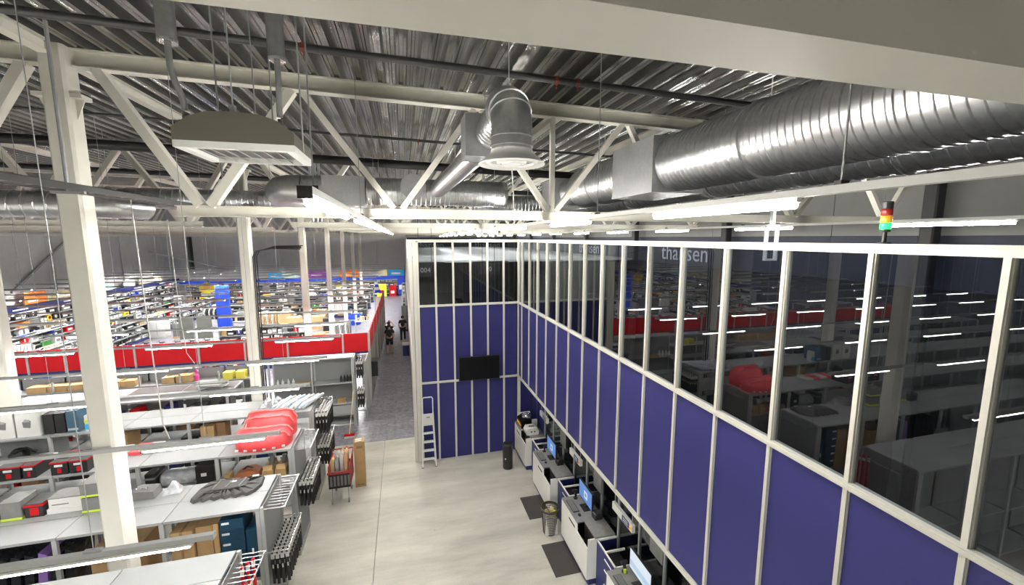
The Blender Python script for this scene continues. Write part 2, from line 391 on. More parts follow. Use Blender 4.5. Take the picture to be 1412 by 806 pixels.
ordn = ['overhead and nearest', 'second from the camera', 'third from the camera', 'fourth from the camera', 'fifth from the camera', 'sixth from the camera', 'seventh from the camera', 'farthest']
def ibeam(mb, x0, x1, z0a, z0b, h, w):
    # flange-web-flange along x, sloping from z0a to z0b
    t = .014
    for lo, hi, ww in ((0, t, w), (t, h - t, .012), (h - t, h, w)):
        vs = []
        for x, z in ((x0, z0a), (x1, z0b)): vs += [(x, -ww/2, z + lo), (x, ww/2, z + lo), (x, ww/2, z + hi), (x, -ww/2, z + hi)]
        mb.add(vs, [(0, 3, 2, 1), (4, 5, 6, 7), (0, 1, 5, 4), (1, 2, 6, 5), (2, 3, 7, 6), (3, 0, 4, 7)])
    return mb
def truss(y, lab):
    t = T('roof_truss', f'white welded roof truss spanning the hall, {lab}', 'truss', (0, y, 0), 'roof trusses', kind='thing')
    TH, BH, BW = .22, .15, .14
    for (xa, xb, bx0, bx1) in ((-23.9, -4.26, -22.5, -5.2), (-3.97, 11.36, -3.02, 10.4)):
        ibeam(MB(), xa, xb, zr(xa) - TH - .005, zr(xb) - TH - .005, TH, .16).obj('top_chord', WHITE, t)
        (MB().box(bx0, -.09, 7.10, 11.3, .045, 7.25) if y < 1 and xa > -5 else ibeam(MB(), bx0, bx1, 7.10, 7.10, BH, BW)).obj('bottom_chord', WHITE, t)
        zt = lambda x: zr(x) - TH
        if xa > -5: bots = [-2.66, -.05, 2.5, 5.1, 7.7, 10.2]; tops = [-3.8, -1.4, 1.23, 3.85, 6.45, 9.05, 11.2]
        else: bots = [-5.56 - 2.62 * k for k in range(7)]; tops = [-4.42] + [-6.86 - 2.62 * k for k in range(6)] + [-23.6]
        for i, bx in enumerate(bots):
            w = .15 if abs(bx + 2.66) < .1 or bx < -5 else .11
            for tx in (tops[i], tops[i + 1]):
                s = 1 if tx > bx else -1
                if bx == 5.1 and y < 8: continue
                MB().bar((bx + s * .06, 0, 7.25), (tx - s * .06, 0, zt(tx)), w if s < 0 else w * .9, w * .8).obj('diagonal', WHITE, t)
        if xa > -5 and y < 8: MB().bar((3.93, 0, zt(3.93)), (4.13, 0, 8.42), .1, .08).obj('diagonal', WHITE, t)
        if xa > -5:
            MB().bar((2.5, 0, 7.25), (2.5, 0, zt(2.5)), .075, .075).obj('vertical_strut', WHITE, t)
            for sx in (.9, -1.1, 3.2) if y > 1 else (): MB().box(sx - .006, -.07, 7.114, sx + .006, .07, 7.236).obj('stiffener', WHITE, t)
    return t
for y, l in zip(TY, ordn): truss(y, l)
for x, lab in ((-4.11, 'along the row of white columns'), (2.7, 'above the round ceiling diffuser'), (4.9, 'above the big spiral duct'), (-9.9, 'farther over the shelves')):
    for i in range(len(TY) - 1):
        a, b = TY[i] + .16, TY[i + 1] - (.16 if x != -4.11 else .55 if i == 1 else .26)
        if x > 0 and i not in (1, 2): continue
        if i > 4: continue
        m = MB(); t = .014
        z0 = zr(x) - .16
        m.box(x - .07, a, z0, x + .07, b, z0 + t).box(x - .006, a, z0 + t, x + .006, b, z0 + .14).box(x - .07, a, z0 + .14, x + .07, b, z0 + .15)
        tag(m.obj('roof_purlin', WHITE), f'white purlin under the roof {lab}, {["first","second","third","fourth","fifth"][i]} bay from camera', 'purlin', 'purlins', 'thing')

# bracing on the far left wall
tag(MB().bar((-23.88, 33, 3.4), (-23.88, 38.3, 6.85), .12, .12).obj('wall_brace', UPR), 'grey diagonal brace across the far grey side wall', 'brace')
tag(MB().bar((-23.9, 48, 5.5), (-18.5, 51.8, 3.4), .12, .12).obj('wall_brace', UPR), 'grey diagonal brace in the far corner of the hall', 'brace')
tag(MB().box(-22.2, 51.85, 3.4, -21.8, 51.99, 6.94).obj('downpipe', BLACK), 'black vertical duct cover on the far grey wall', 'pipe')
for x, y in ((-23.9, 36.6), (-23.9, 44), ):
    tag(MB().tube([(x, y, 3.1), (x, y, 9.3)], .05, 6).obj('wall_post', UPR), f'thin grey wall post on the far side wall, {"nearer" if y<40 else "farther"} one', 'post')
# eaves beam over the far walls
tag(MB().box(-23.98, 30, 6.95, -23.7, 51.9, 7.3).obj('eaves_beam', WHITE), 'long cream beam along the top of the far side wall', 'beam', kind='thing')
tag(MB().box(-23.6, 51.7, 6.95, .3, 51.98, 7.3).obj('eaves_beam', WHITE), 'long cream beam along the top of the end wall', 'beam', kind='thing')
# ------------------------------------------------------------------ LED lighting
def led_fixture(axis, length, name, label, loc, group, w=.062, skirt=0):
    t = T(name, label, 'light', loc, group); h = length / 2
    B = (lambda a, b, z0, z1: (-h + a if axis == 'x' else -b, -b if axis == 'x' else -h + a, z0, h - a if axis == 'x' else b, b if axis == 'x' else h - a, z1))
    MB().box(*B(0, w / 2 if w < .07 else .02, 0, .027)).obj('housing', WPLAST, t)
    if skirt:
        for s_ in (-1, 1): MB().box(-h, s_ * w / 2 - .003, -.027, h, s_ * w / 2 + .003, 0).obj('added_skirt', WPLAST, t)  # added skirts that hide the tube's glow from above
    if w > .07:
        r_ = .027; pr_ = [(r_ * math.cos(a), -.012 - r_ * math.sin(a)) for a in [-.55 + (math.pi + 1.1) * q / 10 for q in range(11)]]
        MB().prism(pr_, axis, -h + .03, h - .03).obj('diffuser', LEDR, t)
    else: MB().box(*B(.03, w / 2 - .008, -.022, 0)).obj('diffuser', LED2 if skirt else LEDA, t)
    return t
RY = [2.2, .05, -2.1, -4.2, 4.35, 6.60, 8.73, 10.72, 12.96, 15.18, 17.6, 20.0, 22.45, 24.8, 27.0, 30.0, 33, 36, 39, 42, 45, 48]
ORD0 = ['first', 'second', 'third', 'fourth', 'fifth', 'sixth', 'seventh', 'eighth', 'ninth', 'tenth', 'eleventh', 'twelfth', 'thirteenth', 'fourteenth', 'fifteenth', 'sixteenth', 'seventeenth', 'eighteenth']
ORD = ORD0 + ['nearest added unseen', 'second added unseen', 'third added unseen', 'fourth added unseen']
RY = RY[4:] + RY[:4]  # last four rails and their tubes are unseen, added for uplight
def rail(i, y):
    x0, x1 = -23.6, -1.9
    if i > 5: x1 = -1.75
    t = T('light_rail', f'grey lighting rail hung across the store over the {ORD[i]} aisle from the camera', 'rail', (0, y, 3.89), 'hanging light rails')
    MB().box(x0, -.028, 0, x1, .028, .05).obj('track', STEEL if i > 2 else UPR, t)
    MB().box(x1, -.034, -.005, x1 + .02, .034, .055).obj('end_cap', UPR, t)
    for k in range(7 if i < 6 else 0 if i > 17 else 4):
        x = -2.85 - 3.15 * k * (1 if i < 6 else 1.8)
        MB().tube([(x, 0, .05), (x, 0, zr(x) - 3.89)], .004, 4, cap=False).obj('hanger_wire', STEEL, t)
        MB().bar((x - .07, 0, .06), (x + .07, 0, .06), .04, .02).obj('clamp', STEEL, t)
    return t
proto = None
for i, y in enumerate(RY):
    rail(i, y)
    for k in range(7):
        xc = -2.85 - 3.12 * k
        if i > 6 and k and (k * 7 + i * 3) % 5 == 1: continue
        lab = f'lit white LED tube, {ORD[k]} from the aisle end of the {ORD[i]} hanging rail'
        if i == 6 and k == 0: proto = freeze(led_fixture('x', 1.58, 'led_tube', lab, (xc, y, 3.858), 'LED tubes over the aisles', skirt=1))
        elif proto is None:
            proto = freeze(led_fixture('x', 1.58, 'led_tube', lab, (xc, y, 3.858), 'LED tubes over the aisles'))
        else: dup(proto, (xc, y, 3.858), lab)
def cord(p, label, r=.008):
    tag(MB().tube(p, r, 5).obj('power_lead', WPLAST), label, 'cord')
cord([(-4.72, 4.42, 7.9), (-4.70, 4.42, 5.2), (-4.55, 4.42, 4.3), (-4.42, 4.40, 4.02), (-4.2, 4.40, 3.955), (-3.95, 4.38, 3.95)], 'white power cord dropping to the nearest hanging light rail')
cord([(-3.45, 6.68, 7.3), (-3.42, 6.68, 5.6), (-3.38, 6.68, 4.2), (-3.3, 6.64, 3.97)], 'white power cord dropping to the second hanging light rail')
cord([(-4.95, 10.8, 7.2), (-4.9, 10.8, 5.0), (-4.85, 10.8, 4.2), (-4.7, 10.76, 3.96)], 'white power cord dropping to the fourth hanging light rail')

def row(x, z, segs, y0, y1, desc, w=.075):
    t = T('light_rail', f'white lighting rail under the roof {desc}', 'rail', (x, 0, z + .03), 'roof light rails')
    MB().box(-.03, y0, 0, .03, y1, .046).box(-.034, y0 - .004, .004, .034, y0, .042).obj('track', WPLAST, t)
    MB().box(-.04, y0 - .014, -.03, .04, y0 - .004, .04).obj('end_cap', BLACK, t)
    y = y0 + .25
    while y < min(y1, 30):
        MB().tube([(0, y, .046), (0, y, zr(x) - z - .03)], .006, 4, cap=False).obj('hanger_wire', STEEL, t)
        MB().box(-.03, y - .02, .046, .03, y + .02, .07).obj('clamp', BLACK, t); y += 3.05
    pm_ = None
    for i, (a, b) in enumerate(segs):
        led_fixture('y', b - a, 'led_tube', f'lit white LED tube {desc}, {ORD[min(i,17)]} from camera', (x, (a + b) / 2, z), 'LED tubes of the roof rows', w)
row(-.52, 7.02, [(2.65, 4.45), (5.25, 6.9), (7.1, 7.8), (8.8, 10.4), (10.6, 11.9), (13.3, 15), (16.4, 18), (19.5, 21.1), (22.6, 24.2)], 2.6, 25, 'over the open floor')
row(2.4, 7.02, [(2.1, 3.66), (5.1, 6.6), (8.1, 9.6), (11.1, 12.6), (14.1, 15.6), (17.1, 18.6), (20.1, 21.6), (23.1, 24.7)], -4.5, 26, 'beside the glazed partition')
row(8.0, 7.02, [(3.75 + 3.35 * k, 5.35 + 3.35 * k) for k in range(13)], -4, 48, 'behind the glazed partition')
row(3.9, 7.02, [(17.6 + 1.65 * 2 * k, 19.2 + 3.3 * k) for k in range(9)], 17, 48, 'beyond the end partition')

# ------------------------------------------------------------------ ducts
def spiral(p, q, r, pitch=.09, n=28):
    p, q = Vector(p), Vector(q); L = (q - p).length; d = (q - p) / L; k = int(L / pitch)
    a = d.orthogonal().normalized(); b = d.cross(a); vs = []; rings = []
    for i in range(k + 1):
        t = i * L / k
        for dt, dr in ((0, 0), (.004, 0), (.012, .010), (.020, .010), (.028, 0), (.032, 0)):
            if t + dt <= L: rings.append((t + dt, r + dr))
    for t, rr in rings:
        c = p + d * t
        vs += [c + (a * math.cos(2 * math.pi * j / n) + b * math.sin(2 * math.pi * j / n)) * rr for j in range(n)]
    m = MB()
    m.add(vs, [(i * n + j, i * n + (j + 1) % n, (i + 1) * n + (j + 1) % n, (i + 1) * n + j) for i in range(len(rings) - 1) for j in range(n)])
    return m
def collar(m, c, axis, r, w=.05, n=28):
    d = Vector((1, 0, 0) if axis == 'x' else (0, 1, 0)); c = Vector(c)
    return m.tube([c - d * w / 2, c - d * w / 2 + d * .006, c + d * w / 2 - d * .006, c + d * w / 2], [r * .985, r + .018, r + .018, r * .985], n)
def strap(m, c, axis, r, ztop):
    c = Vector(c); u = Vector((0, 1, 0) if axis == 'x' else (1, 0, 0)); d = Vector((1, 0, 0) if axis == 'x' else (0, 1, 0))
    pts = [c + (u * math.cos(t) + Vector((0, 0, 1)) * math.sin(t)) * (r + .016) for t in [k * math.pi / 12 for k in range(25)]]
    for a, b in zip(pts[:-1], pts[1:]): m.bar(a, b, .03, .006, up=d)
    m.tube([c + Vector((0, 0, r)), (c.x, c.y, ztop)], .005, 4)
    return m

d = T('spiral_duct', 'large shiny spiral ventilation duct running along the partition under the roof', 'duct', (4.25, 0, 7.97))
for a, b in ((-2.0, 2.6), (2.65, 5.85), (7.15, 9.4)):
    spiral((0, a, 0), (0, b, 0), .44).obj('duct_section', GALV, d)
for y in (2.62, 5.8, 7.2): collar(MB(), (0, y, 0), 'y', .44).obj('collar', GALV, d)
MB().box(-.47, 5.86, -.46, .47, 7.14, .40).obj('silencer_box', GALVB, d)
for y in (1.2, 4.2, 8.4): strap(MB(), (0, y, 0), 'y', .44, zr(4.25) - 7.97).obj('hanging_strap', GALVB, d)
spiral((0, 9.4, 0), (0, 12.0, -.02), .33, .1).obj('duct_section', GALV, d)
collar(MB(), (0, 9.42, 0), 'y', .40, .12).obj('reducer', GALV, d)
MB().box(-.45, 10.2, -.40, .45, 11.2, .34).obj('silencer_box', GALVB, d)
d = T('spiral_duct', 'second spiral duct partly hidden behind the large one beside the partition', 'duct', (5.35, 0, 7.86))
spiral((0, -2, 0), (0, 12.2, 0), .36, .14).obj('duct_section', GALV, d)
for y in (1.3, 3.4, 6.2, 9): strap(MB(), (0, y, 0), 'y', .36, zr(5.35) - 7.86).obj('hanging_strap', GALVB, d)

d = T('spiral_duct', 'spiral duct running crosswise behind the second truss over the open floor', 'duct', (0, 9.6, 7.80))
spiral((-1.95, 0, 0), (-1.55, 0, 0), .28, .1).obj('duct_section', GALV, d)
MB().box(-1.54, -.34, -.34, -.72, .3, .26).obj('silencer_box', GALVB, d)
spiral((-.71, 0, 0), (2.35, 0, 0), .28, .1).obj('duct_section', GALV, d)
for x in (-.45, 1.2): strap(MB(), (x, 0, 0), 'x', .28, zr(x) - 7.8).obj('hanging_strap', GALVB, d)
MB().tube([(-1.95, 0, 0), (-2.2, .02, 0), (-2.38, .12, -.02), (-2.47, .3, -.05), (-2.5, .6, -.08), (-2.5, 1.4, -.1)], .285, 24).obj('elbow', GALV, d)
MB().tube([(.25, -.62, .05), (.25, -.60, .05)], .26, 24).obj('access_plate', GALVB, d)
MB().tube([(.25, -.6, .05), (.25, 0, .02)], .2, 20).obj('branch_pipe', GALV, d)
d = T('spiral_duct', 'thin spiral duct joining the crosswise duct to the big one by the partition', 'duct', (0, 11.52, 7.72))
spiral((1.9, 0, -.05), (3.85, 0, .05), .24, .1).obj('duct_section', GALV, d); collar(MB(), (2.0, 0, -.05), 'x', .24).obj('collar', GALV, d)
d = T('spiral_duct', 'spiral duct running crosswise high above the shelf aisles', 'duct', (0, 12.0, 7.74))
spiral((-7.6, 0, 0), (-2.1, 0, 0), .24, .12).obj('duct_section', GALV, d)
MB().tube([(-7.6, 0, 0), (-7.85, 0, -.03), (-8.0, .1, -.12), (-8.05, .3, -.3)], .25, 20).obj('elbow', GALV, d)
for x in (-6.6, -3.2): strap(MB(), (x, 0, 0), 'x', .24, zr(x) - 7.74).obj('hanging_strap', GALVB, d)
d = T('spiral_duct', 'wide dull duct crossing the hall far over the shelves at the picture edge', 'duct', (0, 10.2, 7.45))
spiral((-14, 0, 0), (-5.9, 0, 0), .25, .2).obj('duct_section', GALV, d)
MB().tube([(-5.9, 0, 0), (-5.6, .05, 0), (-5.4, .2, 0), (-5.3, .5, .0)], .26, 20).obj('elbow', GALV, d)

# round diffuser on an elbow
d = T('ceiling_diffuser', 'round white ventilation diffuser hanging from a shiny bent duct', 'diffuser', (1.20, 4.6, 7.60))
MB().lathe([(.0, .03), (.12, .03), (.13, .01), (.15, .01), (.17, .035), (.24, .035), (.25, .01), (.27, .01), (.29, .03), (.34, .02), (.365, 0), (.37, .012), (.30, .07), (.235, .13), (.23, .16)], n=36).obj('diffuser_cone', WPLAST, d)
MB().lathe([(0, .006), (.10, .006), (.115, .022)], n=28).obj('diffuser_disc', WPLAST, d)
el = [(0, 0, .16), (0, 0, .40)] + [(0, .28 - .28 * math.cos(t), .40 + .28 * math.sin(t)) for t in [k * math.pi / 10 for k in range(1, 6)]]
MB().tube(el, .225, 28).obj('elbow', GALV, d)
for q in (3, 4, 6):
    a_, b_ = Vector(el[q - 1]), Vector(el[q]); dd = (b_ - a_).normalized()
    MB().tube([b_ - dd * .01, b_ - dd * .006, b_ + dd * .006, b_ + dd * .01], [.222, .236, .236, .222], 28).obj('seam_ring', GALV, d)
for z in (.2, .3): MB().tube([(0, 0, z - .012), (0, 0, z - .01), (0, 0, z + .01), (0, 0, z + .012)], [.22, .236, .236, .22], 28).obj('collar', GALV, d)
spiral((0, .28, .68), (0, 1.15, .60), .2, .1).obj('duct_section', GALV, d)
MB().box(-.34, 1.15, .3, .26, 1.58, .86).obj('plenum_box', GALVB, d)
MB().tube([(-.12, 1.6, .42), (-.42, 4.75, .24)], .17, 24).obj('branch_pipe', GALV, d)
MB().tube([(-.05, 1.25, .86), (-.05, 1.25, zr(1.2) - 7.6)], .006, 4).obj('hanger_wire', STEEL, d)
MB().tube([(0, .12, .78), (0, .12, zr(1.2) - 7.6)], .006, 4).obj('hanger_wire', STEEL, d)
cord([(1.24, 4.75, 7.60), (1.26, 4.75, 7.3), (1.27, 4.75, 6.9)], 'thin white pull cord below the round diffuser', .006)

# unit heater
h = T('unit_heater', 'brown boxy unit heater with a white louvred outlet hanging under the roof', 'heater', (-1.44, 4.82, 7.60))
w_, d_ = .49, .40
body = [(-w_, .06), (w_, .06), (w_, .17), (w_ * .72, .27), (w_ * .45, .315), (0, .33), (-w_ * .45, .315), (-w_ * .72, .27), (-w_, .17)]
MB().prism(body, 'y', -d_, d_).obj('casing', HEAT, h)
fr = MB()
for a in ((-w_, -d_, w_, -d_ + .055), (-w_, d_ - .05, w_, d_), (-w_, -d_ + .055, -w_ + .08, d_ - .05), (w_ - .08, -d_ + .055, w_, d_ - .05)): fr.box(a[0], a[1], 0, a[2], a[3], .06)
fr.obj('outlet_frame', WPLAST, h)
for k in range(8):
    x = -w_ + .12 + k * .108
    MB().bar((x, -d_ + .06, .026), (x, d_ - .055, .026), .060, .008, up=(.5, 0, .86)).obj('louvre', HEAT, h)
MB().box(-w_ + .06, -d_ + .04, .056, w_ - .06, d_ - .04, .06).obj('grille_back', GREY, h)
for x, y in ((-.40, -.33), (.36, -.30)): MB().lathe([(.03, 0), (.034, .03), (.022, .05), (.022, .11)], (x, y, .2), 10).obj('pipe_union', GREY, h)
for x, y in ((-.02, -.32), (-.02, .32)): MB().box(x - .02, y - .03, .3, x + .02, y + .03, .40).tube([(x, y, .36), (x, y, zr(-1.4) - 7.6)], .007, 5).obj('suspension_rod', STEEL, h)
for i, (x, y, zb) in enumerate(((-1.90, 4.45, 8.48), (-1.06, 4.47, 8.42))):
    t = T('riser_pipe', f'insulated shiny pipe dropping from the roof deck, {["farther from","nearer to"][i]} the round diffuser', 'pipe', (x, y, zb))
    MB().tube([(0, 0, 0), (0, 0, zr(x) - zb)], .072, 16).obj('foil_jacket', GALV, t)
    MB().lathe([(.03, -.012), (.075, -.012), (.078, .012), (.03, .012)], n=14).obj('end_ring', CHROME, t)
    x1, y1 = ((-1.84, 4.49), (-1.08, 4.52))[i]; dx, dy = x1 - x, y1 - y
    pts = [(0, 0, .02), (0, 0, -.2), (dx * .3, dy * .3, -.31), (dx * .8, dy * .8, 8.06 - zb), (dx, dy, 8.0 - zb), (dx, dy, 7.93 - zb)]
    MB().tube(pts, .026, 10).obj('flexible_hose', GREY, t)
for i, (x, y) in enumerate(((-1.72, 4.9), (-1.25, 4.95), (-.90, 4.55))):
    tag(MB().tube([(x, y, 7.98 if i < 2 else 7.62), (x, y, zr(x))], .008, 5).obj('threaded_rod', STEEL), f'thin threaded rod hanging beside the brown unit heater, {["nearest the white column", "middle one", "nearest the diffuser"][i]}', 'rod', 'hanging rods')

# sprinkler and heating pipes under the deck
def pipe(y, x0, x1, dz, r, label, m=BLACK, heads=()):
    t = T('ceiling_pipe', label, 'pipe', (0, y, 0))
    MB().tube([(x0, 0, zr(x0) - dz), (x1, 0, zr(x1) - dz)], r, 10).obj('pipe_run', m, t)
    x = x0 + 1
    while x < x1:
        MB().tube([(x, 0, zr(x) - dz), (x, 0, zr(x))], .007, 4).obj('pipe_hanger', STEEL, t); x += 2.4
    for hx in heads:
        MB().lathe([(.014, -r - .06), (.014, -r - .056), (.006, -r - .05), (.008, -r - .02), (r + .006, -r * .5), (r + .006, r * .8)], (hx, 0, zr(hx) - dz), 10).obj('sprinkler_head', mat('red_brown', (.20, .03, .02), .5), t)
    return t
PD = mat('dark_pipe', (.05, .05, .052), .4, .3)
pipe(5.5, -22, 5.4, .15, .045, 'dark sprinkler pipe under the roof deck, nearest and thickest looking', PD, (-1.02, 2.05, 2.35))
pipe(9.6, -22, 11, .17, .03, 'thin dark sprinkler pipe under the roof deck behind the second truss', PD, (-3.3, -2.3, .4))
pipe(11.3, -22, 11, .42, .11, 'thick black tube added for the shaded roof gap beyond the unit heater', BLACK)  # black tube added in place of the shaded gap between deck and chord
pipe(17.0, -22, 11, .3, .09, 'black pipe crossing under the roof beyond the third truss', BLACK)
# cable ladder and its drop rod
t = T('cable_ladder', 'dark cable ladder running past the tall white column under the roof', 'cable ladder', (-3.72, 0, 7.34))
for x in (-.12, .12): MB().box(x - .012, 3.2, 0, x + .012, 12.4, .07).obj('side_rail', PD, t)
for k in range(31): MB().box(-.11, 3.4 + .3 * k, .01, .11, 3.43 + .3 * k, .03).obj('rung', STEEL, t)
MB().tube([(-.04, 3.2, .05), (-.04, 12.4, .05)], .05, 8).tube([(.06, 3.2, .05), (.06, 12.4, .05)], .04, 8).obj('cable_run', BLACK, t)
for y in (6.05, 10.5): MB().tube([(-.0, y, .0), (0, y, zr(-3.7) - 7.34)], .02, 8).box(-.16, y - .02, -.03, .16, y + .02, 0).obj('drop_rod', STEEL, t)
for i, x in enumerate((-2.42, -2.3, -2.2)):
    tag(MB().tube([(x, 12.9, 7.26), (x, 12.9, zr(x) - .25)], .035, 8).obj('conduit', GALVB), f'vertical metal conduit by the second truss, {["first","second","third"][i]} of three', 'conduit', 'conduits')

# signal tower on the partition's top rail
s = T('signal_tower', 'signal tower light with green lit, amber and red, on the glazed partition', 'signal light', (3.43, 2.29, Z3 + .0365))
MB().lathe([(.045, 0), (.045, .008), (.014, .012), (.014, .085), (.033, .088), (.033, .105)], n=16).obj('stem', BLACK, s)
for z, m, n in ((.105, GREEN_L, 'green_lens'), (.155, AMBER_L, 'amber_lens'), (.205, RED_L, 'red_lens')):
    MB().lathe([(.031, z), (.034, z + .004), (.034, z + .044), (.031, z + .048)], n=18).obj(n, m, s)
MB().lathe([(.033, .253), (.034, .30), (.028, .306)], n=18).obj('cap', BLACK, s)
# hoist hook frame and bay signs in the workshop behind the glass
t = T('hoist_bracket', 'grey steel hanging bracket behind the glazed partition near the roof', 'bracket', (6.0, 5.71, 6.42))
MB().box(-.12, -.03, 0, .12, .03, .03).box(-.12, -.03, .03, -.09, .03, .55).box(.09, -.03, .03, .12, .03, .55).box(-.12, -.03, .55, .12, .03, .6).obj('loop', GALVB, t)
MB().box(-.03, -.03, .6, .03, .03, zr(6) - 6.43).obj('stem', GALVB, t)
for x, y, body, w, lab in ((.93, 18.5, '004', .62, 'dark hanging bay sign with pale digits, seen through the end glazing by its post'), (3.74, 18.5, '10', .85, 'dark hanging bay sign seen through the end glazing by the corner')):
    t = T('bay_sign', lab, 'sign', (x, y, 5.13))
    MB().box(-w/2, 0, 0, w/2, .12, .5).obj('board', BLACK, t)
    text('digits', body, .3, TXTG, t, (0, -.012, .27), (R(90), 0, 0))
    MB().box(-w/2 - (.3 if x > 2 else .02), .02, .52, w/2 + .5, .10, .62).obj('carrier_beam', BLACK, t)
    for sx in (-.28, .28): MB().tube([(sx, .06, .62), (sx, .06, zr(x + sx) - 5.13)], .012, 5).obj('hanger', BLACK, t)
# ------------------------------------------------------------------ near shelving (longspan racks with end-cap hooks)
BAY = 1.33
RT = 2.45
rowname = ['nearest', 'second', 'third', 'fourth', 'fifth']
def shelf_row(i, y0, y1, x1, nb, levels=(.18, 1.2, 1.85), nosplit=False):
    """one rack: posts at every bay line, shelf boards (two deep), top boards"""
    n = rowname[i]
    t = T('shelving_rack', f'grey steel shelving rack with pale top boards, {n} row from the camera', 'rack', (x1, y0, 0), 'shelving racks')
    D = y1 - y0; ym = D / 2
    pp = MB().box(-.03, 0, 0, .03, .045, RT - .045).mesh('post', UPR)
    for k in range(nb + 1):
        for yy in (0, D - .045):
            inst('post', pp, t, (-.03 - BAY * k if k < nb else -BAY * k + .03, yy, 0))
    fb = MB().box(-BAY / 2 + .007, 0, -.04, BAY / 2 - .007, ym - .006, 0).mesh('top_board', SHELF)
    sb = MB().box(-BAY / 2 + .035, .01, -.03, BAY / 2 - .035, D - .01, 0).mesh('shelf_board', SHELF)
    bk = MB().box(-BAY / 2 + .035, -.008, -1.0, BAY / 2 - .035, .008, 1.0).mesh('back_panel', PERF)
    for k in range(nb):
        xc = -BAY * (k + .5)
        inst('top_board', fb, t, (xc, 0, RT)); inst('top_board', fb, t, (xc, ym + .006, RT))
        for z in levels: inst('shelf_board', sb, t, (xc, 0, z))
        if i in (0, 4) or k > 3: inst('back_panel', bk, t, (xc, ym, 1.2))
    return t
rows = [(5.10, 6.13), (7.07, 8.10), (9.06, 10.05), (11.05, 12.10)]
for i, (a, b) in enumerate(rows): shelf_row(i, a, b, -2.40, 14 if i else 13, (.18, 1.2) if i < 2 else (.18, 1.2, 1.85))
shelf_row(4, 12.86, 14.08, -4.90, 4)
rowname += [f'{w} side-store' for w in ('first', 'second', 'third', 'fourth', 'fifth', 'sixth', 'seventh', 'eighth', 'ninth')]
for q in (0, 1, 3, 4):
    yb_ = 12.86 + 2.05 * q; xe = -(.78 * yb_ + 2.1)
    shelf_row(5 + q, yb_, yb_ + 1.0, xe, int((23.3 + xe) / BAY), (.18, 1.2))

# end caps: perforated panel, wire hook frames and hanging wiper packs
pk = MB()
pk.box(-.003, -.012, -.05, .003, .012, 0, 0).box(-.004, -.030, -.15, .004, .030, -.05, 1).box(-.009, -.024, -.66, .009, .024, -.15, 0)
pk.box(-.0095, -.012, -.34, .0095, .012, -.26, 1)
PACK = pk.mesh('wiper_pack', [BLACK, WPLAST])
rod_ = MB().tube([(0, 0, 0), (.29, 0, 0), (.30, 0, .02)], .0035, 5).mesh('hook', CHROME)
def endcap(i, y0, y1, X, tiers):
    n = rowname[i]
    t = T('hook_display', f'wire hook display on the aisle end of the {n} shelving rack', 'display', (X + .005, y0, 0), 'end displays')
    D = y1 - y0
    for a, b in ((.0, .04), (D - .04, D)): MB().box(0, a, 0, .05, b, RT).obj('post', UPR, t)
    MB().box(.015, .04, .12, .03, D - .04, RT - .02).obj('perforated_panel', PERF, t)
    MB().box(.006, .05, 0, .045, D - .05, .12).obj('plinth', UPR, t)
    for q, (z, full) in enumerate(tiers):
        m = MB()
        m.bar((.05, .03, z), (.36, .03, z), .012, .012).bar((.05, D - .03, z), (.36, D - .03, z), .012, .012).bar((.36, .02, z), (.36, D - .02, z), .014, .014)
        m.obj('hook_frame', CHROME, t)
        for k in range(11): inst('hook', rod_, t, (.05, .08 + (D - .16) * k / 10, z - .02))
        if full:
            for k in range(11):
                for j in range(4):
                    o = inst('wiper_pack', PACK, None, (X + .11 + .075 * j, y0 + .08 + (D - .16) * k / 10, z - .03), rot=(0, R(random.uniform(-3, 3)), R(90 + random.uniform(-6, 6))))
                    o.scale = (1, .9, .9)
                    tag(o, f'long black wiper pack with white header on the {["upper","lower","bottom"][q]} hooks of the {n} rack end', 'wiper pack', f'wiper packs, {n} rack, tier {q}')
    return t
endcap(0, 5.10, 6.13, -2.40, ((RT - .06, False),))
endcap(1, 7.07, 8.10, -2.40, ((RT - .05, False), (1.62, True)))
endcap(2, 9.06, 10.05, -2.40, ((RT - .05, False), (1.72, True)))
endcap(3, 11.05, 12.10, -2.40, ((RT - .05, True), (1.55, True)))
for i in range(3):
    o = MB().box(-.016, -.02, -.7, .016, .02, 0).box(-.018, -.022, -.12, .018, .022, -.04, 1).obj('hanging_tube', [RED, WPLAST], None, (-2.28 + .05 * i, 5.92 + .06 * i, RT - .1))
    tag(o, 'red slim packet hanging on the hooks of the nearest rack end', 'packet', 'red packets on the nearest end')

# ------------------------------------------------------------------ goods helpers
def goods_box(name, x0, y0, z0, x1, y1, z1, m, label, cat='box', group=None, face=None, tape=None, lid=None):
    """box with folded-flap edges, an optional printed face label and a lid band; origin at its base"""
    cx, cyy = (x0 + x1) / 2, (y0 + y1) / 2; w, d, h = (x1 - x0) / 2, (y1 - y0) / 2, z1 - z0
    t = T(name, label, cat, (cx, cyy, z0 + .004), group)
    c = min(.008, w * .2)
    MB().prism([(-w + c, -d), (w - c, -d), (w, -d + c), (w, d - c), (w - c, d), (-w + c, d), (-w, d - c), (-w, -d + c)], 'z', 0, h).obj('body', m, t)
    if tape: MB().box(-w * .12, -d - .002, h * .55, w * .12, d + .002, h + .002).obj('tape', tape, t)
    if face:
        fm, a, b, e, f = face
        MB().box(-w + 2 * w * a, -d - .003, h * e, -w + 2 * w * b, -d + .001, h * f).obj('printed_label', fm, t)
    if lid:
        lm, e, f = lid; MB().box(-w - .003, -d - .003, h * e, w + .003, d + .003, h * f).obj('band', lm, t)
    return t

